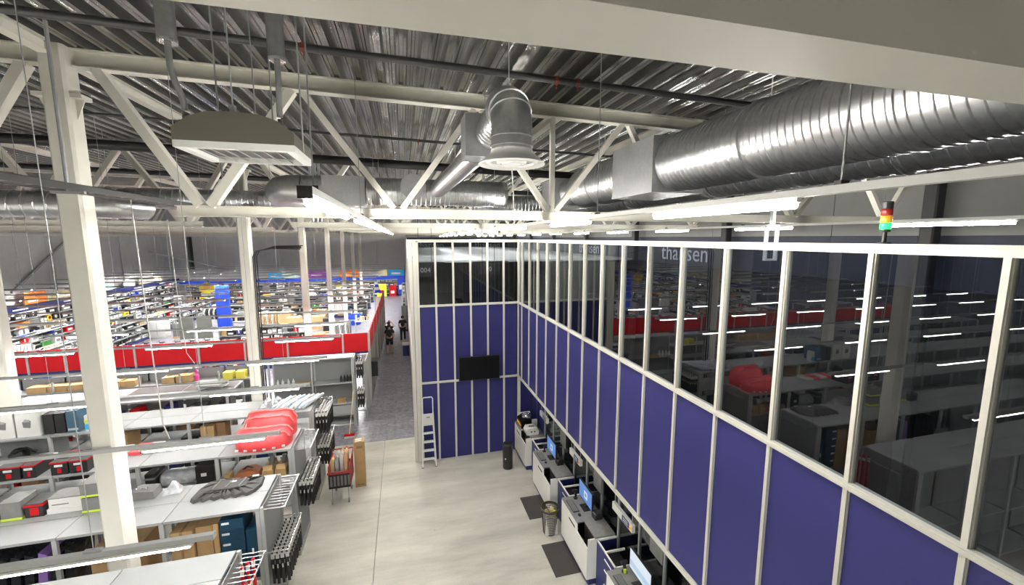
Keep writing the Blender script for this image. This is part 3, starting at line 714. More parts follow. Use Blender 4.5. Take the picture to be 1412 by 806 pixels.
# second row: bumper-like undertray and machines on top, cartons below
z = RT
t = T('engine_undertray', 'dark moulded car undertray lying on top of the second rack', 'car part', (-3.05, 7.80, z + .002))
out = [(-.52, -.25), (-.44, -.33), (-.36, -.27), (-.30, -.33), (-.22, -.27), (-.14, -.33), (-.06, -.27), (.02, -.33), (.1, -.27), (.18, -.33), (.26, -.27), (.34, -.31), (.44, -.22), (.50, -.05), (.47, .22), (.34, .29), (.1, .25), (-.22, .30), (-.42, .24), (-.50, .02)]
n = len(out)
vs = [(x, y, .0) for x, y in out] + [(x * .97, y * .95, .05) for x, y in out] + [(x * .55, y * .5, .095) for x, y in out]
MB().add(vs, [tuple(range(n - 1, -1, -1))] + [(i, (i + 1) % n, (i + 1) % n + n, i + n) for i in range(2 * n) if (i % n) != n - 1] + [(n - 1, 0, n, 2 * n - 1), (2 * n - 1, n, 2 * n, 3 * n - 1)] + [tuple(2 * n + i for i in range(n))]).obj('moulded_tray', mat('tray_plastic', (.06, .058, .055), .6), t, smooth=False)
for x, y in ((-.3, -.17), (-.14, -.19)): MB().box(x - .05, y - .02, .075, x + .05, y + .02, .085).obj('slot', BLACK, t)
for x, y in ((.02, .06), (.34, .17)): MB().box(x - .05, y - .025, .09, x + .05, y + .025, .100).obj('sticker', WPLAST, t)
for k in range(3): MB().bar((-.24 + .2 * k, -.12, .098), (-.2 + .2 * k, .13, .098), .02, .012).obj('rib', GREY, t)

goods_box('tool_case', -6.14, 7.70, z, -5.88, 8.03, z + .30, GREY, 'grey tool case with a lime base strip on the second rack, farthest from the column', 'tool case', 'cased machines', lid=(LIME, .02, .14))
goods_box('tool_case', -5.86, 7.72, z, -5.62, 8.05, z + .22, BLACK, 'black tool case with a red lid on the second rack', 'tool case', 'cased machines', face=(RED, .3, .75, .15, .7), lid=(RED, .8, .95))
goods_box('machine_box', -5.60, 7.74, z, -5.12, 8.06, z + .08, WPLAST, 'flat white box under a taller one on the second rack', 'box')
goods_box('machine_box', -5.58, 7.76, z + .08, -5.14, 8.06, z + .25, WPLAST, 'white boxed machine with a dark top, upper of two on the second rack', 'box', face=(GREY, .1, .6, .3, .4), lid=(GREY, .93, 1.01))
goods_box('tool_case', -5.08, 7.64, z, -4.76, 8.04, z + .24, GREY, 'grey tool case with a lime base, lower of two by the tall column', 'tool case', 'cased machines', lid=(LIME, .02, .16))
goods_box('tool_case', -5.10, 7.66, z + .25, -4.78, 8.04, z + .47, GREY, 'grey tool case with a lime base, upper of two by the tall column', 'tool case', 'cased machines', lid=(LIME, .02, .16))
goods_box('tool_case', -6.42, 7.62, z, -6.17, 8.0, z + .20, BLACK, 'black flat tool case at the picture edge on the second rack', 'tool case', 'cased machines')
z = 1.2
blues = ['lowest', 'second', 'third', 'fourth', 'fifth', 'topmost']
for k in range(6):
    goods_box('parts_box', -3.0 + .004 * (k % 2), 7.11, z + .185 * k, -2.66, 7.55, z + .185 * k + .18, PETROL, f'petrol blue parts box with white print, {blues[k]} of the stack in the second rack', 'box', 'blue parts boxes', face=(TXT, .08, .4, .55, .75))
goods_box('parts_box', -2.64, 7.12, z, -2.46, 7.6, z + .86, PETROL, 'tall petrol blue box standing beside the blue box stack', 'box', face=(TXT, .4, .55, .5, .62))
goods_box('carton', -3.69, 7.12, z, -3.38, 7.6, z + 1.0, CARTON, 'tall brown carton with a tape strip in the second rack, by the post', 'carton', 'cartons in the second rack', tape=CARTOND)
goods_box('carton', -3.36, 7.16, z, -3.12, 7.6, z + 1.02, CARTON, 'brown carton between the taped one and the slim one, second rack', 'carton', 'cartons in the second rack')
goods_box('carton', -3.10, 7.12, z, -3.02, 7.6, z + 1.06, CARTON, 'slim brown carton leaning beside the blue box stack', 'carton', 'cartons in the second rack')
goods_box('carton', -4.74, 7.14, 1.2, -4.10, 7.8, 2.08, CARTON, 'wide brown carton with a white shipping label behind the tall column', 'carton', face=(WPLAST, .32, .68, .62, .8))
for k in range(9):
    o = MB().prism([(-.10, 0), (.02, 0), (.10, .95), (.0, 1.0)], 'y', -.22, .22).obj('foil_bag', BAG if k != 6 else LIMEB, None, (-6.3 + .16 * k, 7.36, 1.205))
    tag(o, 'lilac foil bag leaning among black ones in the second rack' if k == 6 else f'shiny black foil bag in the second rack, {ORD[k]} from the picture edge', 'bag', 'foil bags in the second rack')
# small things seen between row 1 and row 2 at lower level
for k in range(8):
    goods_box('carton', -4.9 + .31 * k, 5.68, 1.2, -4.62 + .31 * k, 6.07, 1.5 + .1 * (k % 3), CARTOND if k % 2 else CARTON, f'brown carton low in the nearest rack, {ORD[k]} from the picture edge', 'carton', 'cartons in the nearest rack')

# third row: bubble-wrapped red bumpers on top, black-red cases at the far end
z = RT
def bumper(x0, x1, y, h, dz, label, seed):
    rnd = random.Random(seed); t = T('wrapped_bumper', label, 'bumper', ((x0 + x1) / 2, y, z + dz), 'wrapped bumpers')
    w = (x1 - x0) / 2; N = 18; prof = [(-.30, 0), (-.34, .10), (-.32, h * .62), (-.20, h * .92), (-.02, h), (.10, h * .8), (.06, h * .3), (.0, 0)]
    def shell(sc, jit, zz):
        vs = []
        for i in range(N + 1):
            u = -1 + 2 * i / N; f = (1 - abs(u) ** 5) ** .5 if abs(u) < 1 else 0; f = .45 + .55 * f; bend = .10 * u * u
            for a, b in prof: vs.append((u * w * sc, (a * f + bend) * sc + rnd.uniform(-jit, jit), max(0, b * (f * .75 + .25) * sc + zz + rnd.uniform(-jit, jit)) if b > 0 else zz))
        P = len(prof)
        fs = [(i * P + j, i * P + (j + 1) % P, (i + 1) * P + (j + 1) % P, (i + 1) * P + j) for i in range(N) for j in range(P)]
        fs += [tuple(range(P - 1, -1, -1)), tuple(N * P + j for j in range(P))]
        return MB().add(vs, fs)
    shell(.97, .002, 0).obj('bumper_shell', PINK, t)
    # loose wrap: rolled edge along the crest and a folded band over the back
    pts = [(-w + 2 * w * i / 14, .10 * (-1 + 2 * i / 14) ** 2 + -.02 + rnd.uniform(-.01, .01), (h + .0) * (.75 * (.45 + .55 * max(0, 1 - abs(-1 + 2 * i / 14) ** 5) ** .5) + .25) + rnd.uniform(-.012, .012)) for i in range(15)]
    MB().tube(pts, [.012 + rnd.uniform(.006, .02) for _ in pts], 8).obj('bubble_wrap', WRAP, t)
    pts = [(p[0] * .98, p[1] - .22, p[2] * .9) for p in pts]
    MB().tube(pts, [.010 + rnd.uniform(.0, .014) for _ in pts], 7).obj('wrap_fold', WRAP, t)
    for i in range(6):
        x = -w * .8 + w * 1.6 * i / 5
        MB().box(x - .028, -.335 + .09 * (x / w) ** 2, .04, x + .028, -.30 + .09 * (x / w) ** 2, .075).obj('tape_patch', WPLAST, t)
    return t
bumper(-3.52, -2.44, 9.38, .40, 0, 'red car bumper in pink bubble wrap on the third rack, front one of the pile', 3)
bumper(-3.46, -2.46, 9.86, .58, 0, 'red car bumper in pink bubble wrap on the third rack, rear one of the pile', 5)
cases = [(-7.20, -6.86), (-6.83, -6.64), (-6.42, -6.16), (-6.14, -5.86)]
for k, (a, b) in enumerate(cases):
    goods_box('drill_case', a, 9.08, z, b, 9.52, z + .25, BLACK, f'black drill case with red lid on third rack, {ORD[k]} from the picture edge', 'tool case', 'drill cases', face=(RED, .4, .62, .15, .5), lid=(RED, .90, .99))
    MB().box(-.06, -.23, .16, .06, -.222, .20).obj('white_label', WPLAST, COL.objects[f'drill_case' if k == 0 else f'drill_case.{k:03d}'])
flats = [(-7.1, WPLAST), (-6.72, PINK), (-6.36, BLACK), (-6.1, PINK), (-5.8, WPLAST), (-5.5, PINK), (-5.25, WPLAST)]
for k, (x, m) in enumerate(flats):
    goods_box('flat_box', x, 9.58, z, x + .22, 9.98, z + .06, m, f'flat {["white","red","black"][[WPLAST, PINK, BLACK].index(m)]} box lying on the third rack, {ORD[k]} from the picture edge', 'box', 'flat boxes')
z = 1.85
goods_box('black_case', -4.16, 9.10, z, -3.84, 9.45, z + .42, BLACK, 'black case with a white label inside the third rack', 'case', face=(WPLAST, .3, .6, .5, .66))
o = MB().tube([(-.32, 0, .17), (-.28, 0, .17), (.2, .02, .17), (.3, .04, .17)], [.11, .15, .155, .12], 14).obj('wrapped_roll', CLEAR, None, (-4.50, 9.3, z)); tag(o, 'roll wrapped in clear plastic inside the third rack', 'roll')
goods_box('carton', -3.68, 9.10, z, -3.56, 9.3, z + .16, CARTON, 'small brown carton by the post of the third rack', 'carton')
t = T('power_tool', 'orange-brown power tool in its tray inside the third rack', 'tool', (-3.29, 9.28, z + .004))
MB().prism([(-.24, 0), (.24, 0), (.22, .10), (.1, .18), (-.12, .16), (-.24, .06)], 'y', -.14, .14).obj('shell', mat('rust_orange', (.38, .13, .05), .6), t)
MB().tube([(-.1, 0, .15), (0, 0, .22), (.1, 0, .17)], .02, 6).obj('handle', BLACK, t)
for k, x in enumerate((-2.98, -2.74)):
    t = goods_box('open_carton', x, 9.10, z, x + .21, 9.5, z + .16, CARTON, f'open brown carton with raised flaps in the third rack, {["nearer the post","nearer the aisle"][k]}', 'carton', 'open cartons')
    MB().bar((0, -.19, .162), (0, -.15, .25), .17, .006).bar((0, .19, .162), (0, .16, .25), .17, .006).obj('flap', CARTON, t)
    MB().tube([(0, .05, .1), (.03, .08, .34)], .05, 8).obj('dark_part', GREY, t)
goods_box('machine', -5.01, 9.1, z, -4.85, 9.5, z + .38, BLACK, 'black round-shouldered machine beside the column in the third rack', 'machine', lid=(GREY, .7, .8))
t = T('sewing_case', 'dark tool tray with small bright parts on the second rack back edge', 'tool tray', (-4.38, 7.92, RT + .003))
MB().prism([(-.2, 0), (.2, 0), (.18, .13), (-.12, .16)], 'y', -.12, .12).obj('shell', GREY, t)
for k in range(3): MB().lathe([(.02, 0), (.02, .03), (.008, .035)], (-.08 + .07 * k, -.03, .14), 8).obj('knob', CHROME, t)
o = MB().add([(-.12, -.1, 0), (.14, -.08, 0), (.12, .1, 0), (-.1, .1, 0), (.0, .0, .2), (.03, .04, .18)], [(0, 1, 4), (1, 2, 5, 4), (2, 3, 5), (3, 0, 4, 5), (3, 2, 1, 0)]).obj('plastic_bag', CLEAR, None, (-3.98, 7.95, RT + .003)); tag(o, 'crumpled clear plastic bag standing on the second rack back edge', 'bag')
for k in range(5):
    goods_box('carton', -7.4 + .5 * k, 9.12, 1.2, -7.0 + .5 * k, 9.6, 1.55 + .08 * (k % 3), GREY if k % 2 else CARTOND, f'{"grey" if k % 2 else "brown"} box low in the third rack, {ORD[k]} from the picture edge', 'box', 'low boxes third rack')

# fourth row
z = RT
t1 = goods_box('appliance_box', -8.75, 11.10, z, -8.36, 11.5, z + .56, WPLAST, 'white appliance box with a pictured cooker at the very picture edge', 'box', 'white appliance boxes')
t2 = goods_box('appliance_box', -8.33, 11.10, z, -7.92, 11.5, z + .56, WPLAST, 'white appliance box with a pictured cooker next to the black boxes', 'box', 'white appliance boxes')
for t in (t1, t2):
    MB().prism([(-.07, .22), (.05, .2), (.07, .36), (-.02, .4), (-.08, .34)], 'y', -.206, -.198).obj('picture', GREY, t)
    MB().prism([(-.06, .34), (.06, .34), (.04, .39), (-.04, .39)], 'y', -.209, -.2).obj('picture_top', STEEL, t)
goods_box('speaker_box', -7.88, 11.14, z, -7.69, 11.6, z + .46, BLACK, 'black box beside the white appliance boxes', 'box', 'black boxes on the fourth rack')
goods_box('speaker_box', -7.67, 11.14, z, -7.48, 11.6, z + .46, BLACK, 'black box beside the blue glossy box', 'box', 'black boxes on the fourth rack')
goods_box('glossy_box', -7.45, 11.12, z, -7.22, 11.6, z + .50, mat('slate_blue', (.06, .12, .17), .2), 'glossy slate blue box beside two black boxes', 'box', face=(CLEAR, .1, .9, .1, .2))
t = goods_box('can_box', -7.12, 11.12, z, -6.98, 11.3, z + .36, WPLAST, 'small white box with green and blue bands by the tall column', 'box', face=(SKYB, .0, 1, .1, .45)); MB().box(-.071, -.094, .20, .071, -.089, .26).obj('green_band', LIME, t)
t = T('wrapped_tubes', 'bundle of long parts in clear plastic on the fourth rack top', 'bundle', (-2.80, 11.6, z))
rnd = random.Random(11)
for k in range(8):
    x = -.42 + .115 * k; m = CLEAR if k % 3 else mat('bluish_wrap', (.36, .43, .52), .15, .1, .2, 12, .5)
    o = MB().tube([(x - .18, -.44, .05), (x - .1, -.2, .06 + .02 * (k % 2)), (x + .05, .15, .07 + .03 * (k % 2)), (x + .14, .42, .08)], [.035, .055, .05, .04], 7).obj('wrapped_tube', m, t)
for k in range(6):
    o = MB().lathe([(0, 0), (.06, .01), (.075 + .02 * (k % 2), .07), (.03, .14), (.0, .16)], (0, 0, 0), 7).obj('crumpled_foil', CLEAR, None, (-3.6 if k < 4 else -3.38, 11.2 + .22 * k if k < 4 else 10.82 + .22 * k, z + .003), rot=(0, 0, k)); tag(o, 'crumpled ball of clear plastic on the fourth rack by the bundle', 'plastic ball', 'plastic balls on fourth rack')
goods_box('carton', -4.88, 11.1, 1.85, -4.60, 11.4, 2.28, CARTON, 'open brown carton inside the fourth rack', 'carton', tape=CARTOND)
goods_box('carton', -4.58, 11.2, 1.85, -4.38, 11.5, 2.3, CARTOND, 'darker brown carton behind the open one in the fourth rack', 'carton')
goods_box('carton', -6.80, 11.1, 1.85, -6.35, 11.6, 2.30, CARTON, 'brown carton in the fourth rack partly behind the tall column', 'carton')
goods_box('black_case', -5.3, 11.12, 1.85, -4.95, 11.5, 2.05, BLACK, 'black bag-like case beside the carton in the fourth rack', 'case')
t = T('black_machine', 'black jumble of a machine low in the fourth rack at the picture edge', 'machine', (-8.5, 11.3, 1.855))
MB().lathe([(.12, 0), (.17, .06), (.15, .18), (.08, .26), (0, .28)], n=10).tube([(0, -.1, .2), (.25, -.15, .34), (.4, -.1, .2)], .03, 6).obj('body', BLACK, t)

# fifth row: brown sheets, crumpled panels, end hooks at its far end
z = RT
t = T('panel_pile', 'pile of transparent moulded panels on the fifth rack end', 'panel pile', (-5.5, 13.45, z))
rnd = random.Random(4)
for k in range(9):
    a = rnd.uniform(-.3, .3); w = rnd.uniform(.28, .42)
    m = MB().bar((-w, rnd.uniform(-.25, .25), .02 + .022 * k), (w, rnd.uniform(-.25, .25), .03 + .024 * k), .22, .012)
    m.obj('panel', (CLEAR, WPLAST, GREY)[k % 3], t)
MB().box(-6.25, 13.5, z, -4.95, 14.02, z + .006).obj('protective_sheet', mat('dark_brown_board', (.12, .085, .08), .55)); tag(COL.objects[-1], 'dark brown sheet covering the back half of the fifth rack, aisle bay', 'sheet')
MB().box(-7.58, 13.5, z, -6.28, 14.02, z + .006).obj('protective_sheet', MATS['dark_brown_board']); tag(COL.objects[-1], 'dark brown sheet covering the back half of the fifth rack, second bay', 'sheet')
t = T('hook_display', 'wire hook display on the far end of the fifth rack', 'display', (-10.25, 12.86, 0), 'end displays')
for y in (.03, 1.19): MB().bar((0, y, RT), (-.34, y, RT), .012, .012).obj('arm', CHROME, t)
for k in range(6): MB().bar((-.08 - .05 * k, .03, RT + .01), (-.08 - .05 * k, 1.19, RT + .01), .01, .01).obj('bar', CHROME, t)
MB().box(-.03, .02, 0, -.0, 1.2, RT).obj('panel', PERF, t)
cl_ = [BLACK, GREY, RED, WPLAST, CARTOND, NAVYP]
k = 0
for rr, (y, lev, xs) in enumerate(((12.88, 1.85, -5.0), (12.88, 1.2, -5.0), (11.07, 1.2, -3.0))):
    x = xs
    while x > -9.8:
        w = random.uniform(.14, .42); h = random.uniform(.12, .4)
        m = random.choice(cl_)
        goods_box('stored_box', x - w, y + .03, lev, x - .01, y + .42, lev + h, m, f'{["black","grey","red","white","brown","navy"][cl_.index(m)]} box stored on a {["upper","lower","lower"][rr]} shelf of the {["fifth","fifth","fourth"][rr]} rack', 'box', f'stored boxes {rr} {["black","grey","red","white","brown","navy"][cl_.index(m)]}')
        x -= w + random.uniform(.02, .2); k += 1

# ------------------------------------------------------------------ glass-fronted case row, red fascia island
t = T('display_case', 'tall grey shelving case with perforated back ending at the aisle by the red fascia', 'case', (-1.87, 15.3, 0))
for x in (0, -1.33, -2.66, -3.0):
    MB().box(x - .05, 0, 0, x, .05, 2.6).obj('post', UPR, t)
    MB().box(x - .05, .5, 0, x, .55, 2.6).obj('post', UPR, t)
for a, b in ((-1.33, 0), (-2.66, -1.33)):
    MB().box(a, .5, .12, b - .05, .52, 2.58).obj('perforated_back', PERF, t)
    for z, n in ((.16, 'shelf'), (.50, 'shelf'), (.92, 'shelf'), (1.68, 'shelf')): MB().box(a, .02, z - .03, b - .05, .5, z).obj(n, SHELF if z > 1 else UPR, t)
    MB().box(a, 0, 2.58, b - .0, .55, 2.62).obj('top_board', SHELF, t)
    MB().box(a, .0, .52, b - .05, .02, .86).obj('drawer_front', UPR, t)
MB().box(-.03, .05, .1, -.02, .5, 2.58).obj('side_panel', PERF, t)
bt = MB().lathe([(.03, 0), (.032, .12), (.014, .16), (.014, .19)], n=10)
for k, (x, z, m) in enumerate(((-2.3, 1.68, BLACK), (-2.19, 1.68, BLACK), (-2.09, 1.68, BLACK), (-1.99, 1.68, BLACK), (-3.86, 1.68, WPLAST), (-4.02, 1.68, WPLAST), (-4.2, 1.68, WPLAST), (-4.35, 1.68, WPLAST))):
    o = inst('bottle', MB().lathe([(.035, 0), (.037, .13), (.015, .17), (.015, .2)], n=10).mesh('bottle', m), None, (x, 15.5, z + .003)); o.scale = (1.2, 1.2, 1.2)
    tag(o, f'small {"black" if m is BLACK else "white"} bottle on the upper shelf of the grey display case', 'bottle', f'{"black" if m is BLACK else "white"} bottles in the case')
goods_box('carton', -2.45, 15.36, .92, -2.18, 15.6, 1.06, CARTON, 'brown open carton on the lower shelf of the grey display case', 'carton')
goods_box('carton', -3.75, 15.34, 1.68, -3.3, 15.6, 1.76, CARTON, 'flat brown carton on the upper shelf of the grey display case', 'carton')
goods_box('carton', -3.0, 15.36, .92, -2.85, 15.6, 1.04, CREAM, 'cream carton on the lower shelf of the grey display case', 'carton')
t = T('hook_display', 'hook display with black packs on the end of the grey display case', 'display', (-1.86, 15.3, 0), 'end displays')
MB().box(0, 0, 0, .03, .6, 2.6).obj('panel', UPR, t)
for z in (2.5, 1.4): MB().bar((.03, .02, z), (.3, .02, z), .014, .014).bar((.03, .58, z), (.3, .58, z), .014, .014).bar((.3, .01, z), (.3, .59, z), .014, .014).obj('hook_frame', CHROME, t)
for q, z in enumerate((2.46, 1.36)):
    for k in range(6):
        for j in range(3):
            o = inst('wiper_pack', PACK, None, (-1.74 + .08 * j, 15.38 + .085 * k, z), rot=(0, 0, R(90))); tag(o, f'black wiper pack on the {["upper","lower"][q]} hooks beside the grey display case', 'wiper pack', f'wiper packs, case end {q}')
# diagonal end panel and tool chest
t = T('corner_panel', 'angled grey end panel of the island under the red fascia', 'panel', (-1.5, 16.4, 0))
MB().box(-.03, -.5, .02, .02, .75, 2.25).obj('panel', UPR, t)
MB().box(-.3, -.5, .35, -.03, .7, .39).obj('shelf', SHELF, t); MB().box(-.25, .7, .0, -.03, .74, 2.2).obj('panel', UPR, t)
t = T('tool_chest', 'small black tool chest with drawers fixed on the grey aisle end panel', 'tool chest', (-1.30, 17.75, 1.15))
MB().box(-.12, -.3, 0, .14, .3, .62).obj('cabinet', BLACK, t)
for k in range(5): MB().box(.14, -.27, .04 + .11 * k, .155, .27, .13 + .11 * k).obj('drawer', GREY, t)

t = T('fascia_island', 'long red fascia on grey posts running across the store behind the racks', 'fascia', (0, 17.2, 0))
xs = [-1.45, -2.42, -4.40, -5.85, -7.35, -9.30, -10.3, -11.3, -12.32, -13.4, -15.4, -17.4, -19.4, -21.4]
for a, b in zip(xs[:-1], xs[1:]):
    MB().box(b + .035, 0, 2.30, a - .035, .04, 3.05).obj('red_panel', RED, t)
    MB().box(b - .03, -.02, 1.9, b + .03, .06, 3.06).obj('post', UPR, t)
    MB().box(b + .035, -.01, 2.22, a - .035, .05, 2.295).obj('navy_strip', NAVYP, t)
for k in range(6):
    y = .06 + 2.3 * k; b = y + 2.24
    MB().box(-1.46, y, 2.30, -1.42, b, 3.05).obj('red_panel', RED if k < 5 else BLUE, t)
    MB().box(-1.47, b, 0, -1.40, b + .06, 3.06).obj('post', UPR, t)
    MB().box(-1.46, y, .05, -1.43, b, 2.28).obj('grey_panel', PERF, t)
MB().box(-1.48, -.03, 0, -1.40, .06, 3.06).obj('post', UPR, t)
# rack under the fascia with cartons on its top shelf
t = T('stock_shelf', 'low stock shelf with cartons right under the red fascia', 'shelf', (-8.4, 16.35, 0))
for z in (1.8, 1.2, .5): MB().box(-4.0, 0, z - .04, 3.2, .6, z).obj('shelf_board', SHELF, t)
for k in range(7):
    for y in (.0, .56): MB().box(-3.98 + 1.18 * k, y, 0, -3.93 + 1.18 * k, y + .04, 2.15).obj('post', UPR, t)
MB().box(-4.0, .56, .1, 3.2, .60, 2.15).obj('back_panel', PERF, t)
for k, (x, w, h) in enumerate(((-11.9, .52, .2), (-11.35, .5, .2), (-10.83, .42, .2), (-10.38, .5, .24), (-9.85, .45, .22), (-9.36, .4, .2), (-8.2, .38, .22), (-7.78, .44, .25))):
    goods_box('carton', x, 16.4, 1.8, x + w, 16.8, 1.8 + h, CARTON, f'flat brown carton under the red fascia, {ORD[k]} from the picture edge', 'carton', 'cartons under the fascia')
for k, x in enumerate((-6.35, -5.95)):
    goods_box('yellow_bag', x, 16.4, 1.8, x + .3, 16.7, 2.05, mat('mustard', (.62, .55, .08), .6), f'mustard yellow bag under the red fascia, {["first","second"][k]} of two', 'bag', 'mustard bags')
o = MB().lathe([(.07, 0), (.075, .2), (.03, .25), (.03, .3), (.05, .31), (.05, .38), (.0, .42)], n=10).obj('spray_bottle', mat('magenta', (.6, .05, .25), .4), None, (-7.2, 16.55, 1.804)); tag(o, 'magenta spray bottle on the stock shelf under the red fascia', 'bottle')
# ------------------------------------------------------------------ service desks under the blue wall
def desk(i, y0, y1, monitor=True):
    w = ['farthest', 'third', 'second', 'nearest', 'lowest'][i]
    t = T('service_desk', f'white service desk with grey worktop, {["farthest, carrying the machine","second from the far end","third from the far end","fourth from the far end","at the picture edge"][i]}', 'desk', (3.28, y0, 0), 'service desks')
    D = y1 - y0; n = .50
    MB().prism([(0, n), (0, D), (.60, D), (.60, 0), (.16, 0), (.16, n)], 'z', .975, 1.0).obj('worktop', DESKG, t)
    MB().box(0, n, .12, .02, D, .975).obj('front_panel', DESKW, t)
    MB().box(0, 0, .12, .02, n - .004, .80).obj('front_panel', DESKW, t)
    MB().box(-.003, n + .10, .80, .003, n + .42, .84).obj('handle_slot', DARK, t)
    MB().box(.02, 0, .12, .60, .02, .975).obj('side_panel', DESKW, t)
    MB().box(.02, D - .02, .12, .60, D, .975).obj('side_panel', DESKW, t)
    MB().box(.17, .02, .2, .18, n, .975).obj('bin_back', BLACK, t)
    MB().box(.02, .02, .12, .60, D - .02, .16).obj('bottom_board', DESKG, t)
    MB().box(.04, 0.0, 0, .60, D, .119).obj('toe_kick', NAVYP, t)
    if not monitor: return t
    yb = y0 + D * .66
    m = T('monitor', f'computer monitor with a lit screen on the {w} service desk' if i > 1 else 'computer monitor with a dark blue lit screen on the desk second from the far end', 'monitor', (3.66, yb, 1.001), 'monitors')
    MB().box(-.10, -.12, 0, .10, .12, .012).obj('base', BLACK, m)
    MB().bar((.03, 0, .01), (.03, 0, .22), .05, .04).obj('neck', BLACK, m)
    MB().box(-.02, -.32, .12, .02, .32, .50).obj('bezel', BLACK, m)
    MB().box(-.023, -.31, .135, -.02, .31, .49).obj('screen', SCREEN if i < 3 else SCREEN2, m)
    if i < 3: MB().box(-.025, -.10, .22, -.0235, .06, .38).obj('window_panel', SCREEN2, m); MB().box(-.0265, -.06, .26, -.0255, .02, .34).obj('window_panel', mat('lit_dark', (.1, .12, .16), .4, emit=(.25, .35, .5), estr=.4), m)
    else: MB().box(-.025, -.30, .2, -.0235, .30, .30).obj('window_panel', mat('lit_mid', (.2, .25, .3), .4, emit=(.35, .5, .68), estr=.7), m)
    k = T('keyboard', f'black keyboard on the {w} service desk', 'keyboard', (3.40, yb + .12, 1.001), 'keyboards')
    MB().box(-.07, -.21, 0, .07, .21, .014).obj('case', BLACK, k)
    for r in range(5): MB().box(-.062 + .025 * r, -.2, .014, -.042 + .025 * r, .2, .02).obj('key_row', GREY, k)
    o = MB().lathe([(.03, 0), (.034, .01), (.028, .025), (.0, .032)], n=12).obj('computer_mouse', BLACK, None, (3.42, yb - .2, 1.001)); o.scale = (1, 1.4, 1); tag(o, f'black computer mouse on the {w} service desk', 'mouse', 'mice')
    g = T('barcode_scanner', f'black handheld scanner in its cradle on the {w} service desk', 'scanner', (3.57, yb + .36, 1.001), 'scanners')
    MB().lathe([(.05, 0), (.05, .015), (.02, .03), (.02, .08)], n=12).obj('cradle', BLACK, g)
    MB().bar((0, 0, .07), (0, .02, .17), .04, .05).bar((-.07, .0, .19), (.05, .02, .17), .055, .05).obj('handle', BLACK, g)
    if i == 3: MB().box(-.04, -.06, .02, .0, -.03, .09).obj('lime_label', LIME, g)
    p = T('card_printer', f'black receipt printer behind the monitor on the {w} service desk', 'printer', (3.74, yb - .36 if i != 1 else yb - .34, 1.001), 'printers')
    MB().prism([(-.08, 0), (.08, 0), (.08, .13), (-.02, .14), (-.08, .08)], 'y', -.08, .08).obj('body', BLACK, p)
    MB().box(-.075, -.06, .10, -.01, .06, .112).obj('paper_slot', GREY, p)
    return t
D0 = [(11.02, 12.20), (8.89, 10.27), (6.77, 8.12), (4.62, 5.97), (2.45, 3.8)]
for i, (a, b) in enumerate(D0): desk(i, a, b, i > 0)
def drawer_unit(i, y0, y1):
    t = T('drawer_unit', f'open-topped navy drawer unit with white rim between service desks, {["farthest","middle","nearest"][i] if i < 3 else "picture edge"} one', 'drawer unit', (3.47, y0, 0), 'navy drawer units')
    D = y1 - y0
    MB().box(0, 0, .1, .02, D, .95).obj('front', NAVYP, t)
    MB().box(.02, 0, .1, .42, .02, .95).obj('side', NAVYP, t); MB().box(.02, D - .02, .1, .42, D, .95).obj('side', NAVYP, t)
    MB().box(.02, .02, .1, .42, D - .02, .72).obj('inside_tray', BLACK, t)
    MB().box(.0, 0, .95, .02, D, .985).box(.0, 0, .95, .42, .025, .985).box(.0, D * .55, .93, .42, D * .55 + .03, .965).box(.0, D - .025, .95, .42, D, .985).obj('white_rim', DESKW, t)
    for z in (.3, .6, .82): MB().box(-.012, D * .2, z, 0, D * .55, z + .02).obj('drawer_handle', DESKW, t)
    MB().box(.0, 0, 0, .42, D, .099).obj('toe_kick', NAVYP, t)
for i, (a, b) in enumerate([(10.30, 10.98), (8.15, 8.86), (6.0, 6.74), (3.83, 4.59)]): drawer_unit(i, a, b)

# machine and white device on the far desk
t = T('helmet_machine', 'black and chrome machine with an amber strip on the farthest service desk', 'machine', (3.56, 11.86, 1.001))
MB().prism([(-.22, 0), (.20, 0), (.24, .12), (.18, .26), (-.06, .30), (-.24, .2)], 'y', -.24, .24).obj('body', BLACKG, t)
MB().lathe([(.16, .27), (.15, .33), (.10, .37), (0, .39)], (.02, 0, 0), 14).obj('chrome_dome', CHROME, t)
MB().box(-.245, -.2, .08, -.225, .2, .12).obj('amber_strip', AMBER_L, t)
MB().box(-.2, .25, .0, .2, .3, .3).obj('white_side', WPLAST, t); MB().box(.1, -.31, .0, .26, -.25, .28).obj('white_side', WPLAST, t)
t = T('charger_unit', 'white rounded charging device in front of the black machine on the farthest desk', 'device', (3.55, 11.32, 1.001))
MB().prism([(-.18, 0), (.18, 0), (.2, .1), (.14, .2), (-.14, .2), (-.2, .1)], 'y', -.17, .15).obj('body', WPLAST, t)
MB().box(-.06, -.175, .08, -.02, -.168, .12).obj('socket', BLACK, t); MB().box(.04, -.175, .08, .08, -.168, .12).obj('socket', BLACK, t)
MB().box(-.08, -.05, .2, .08, .0, .24).obj('handle', GREY, t)

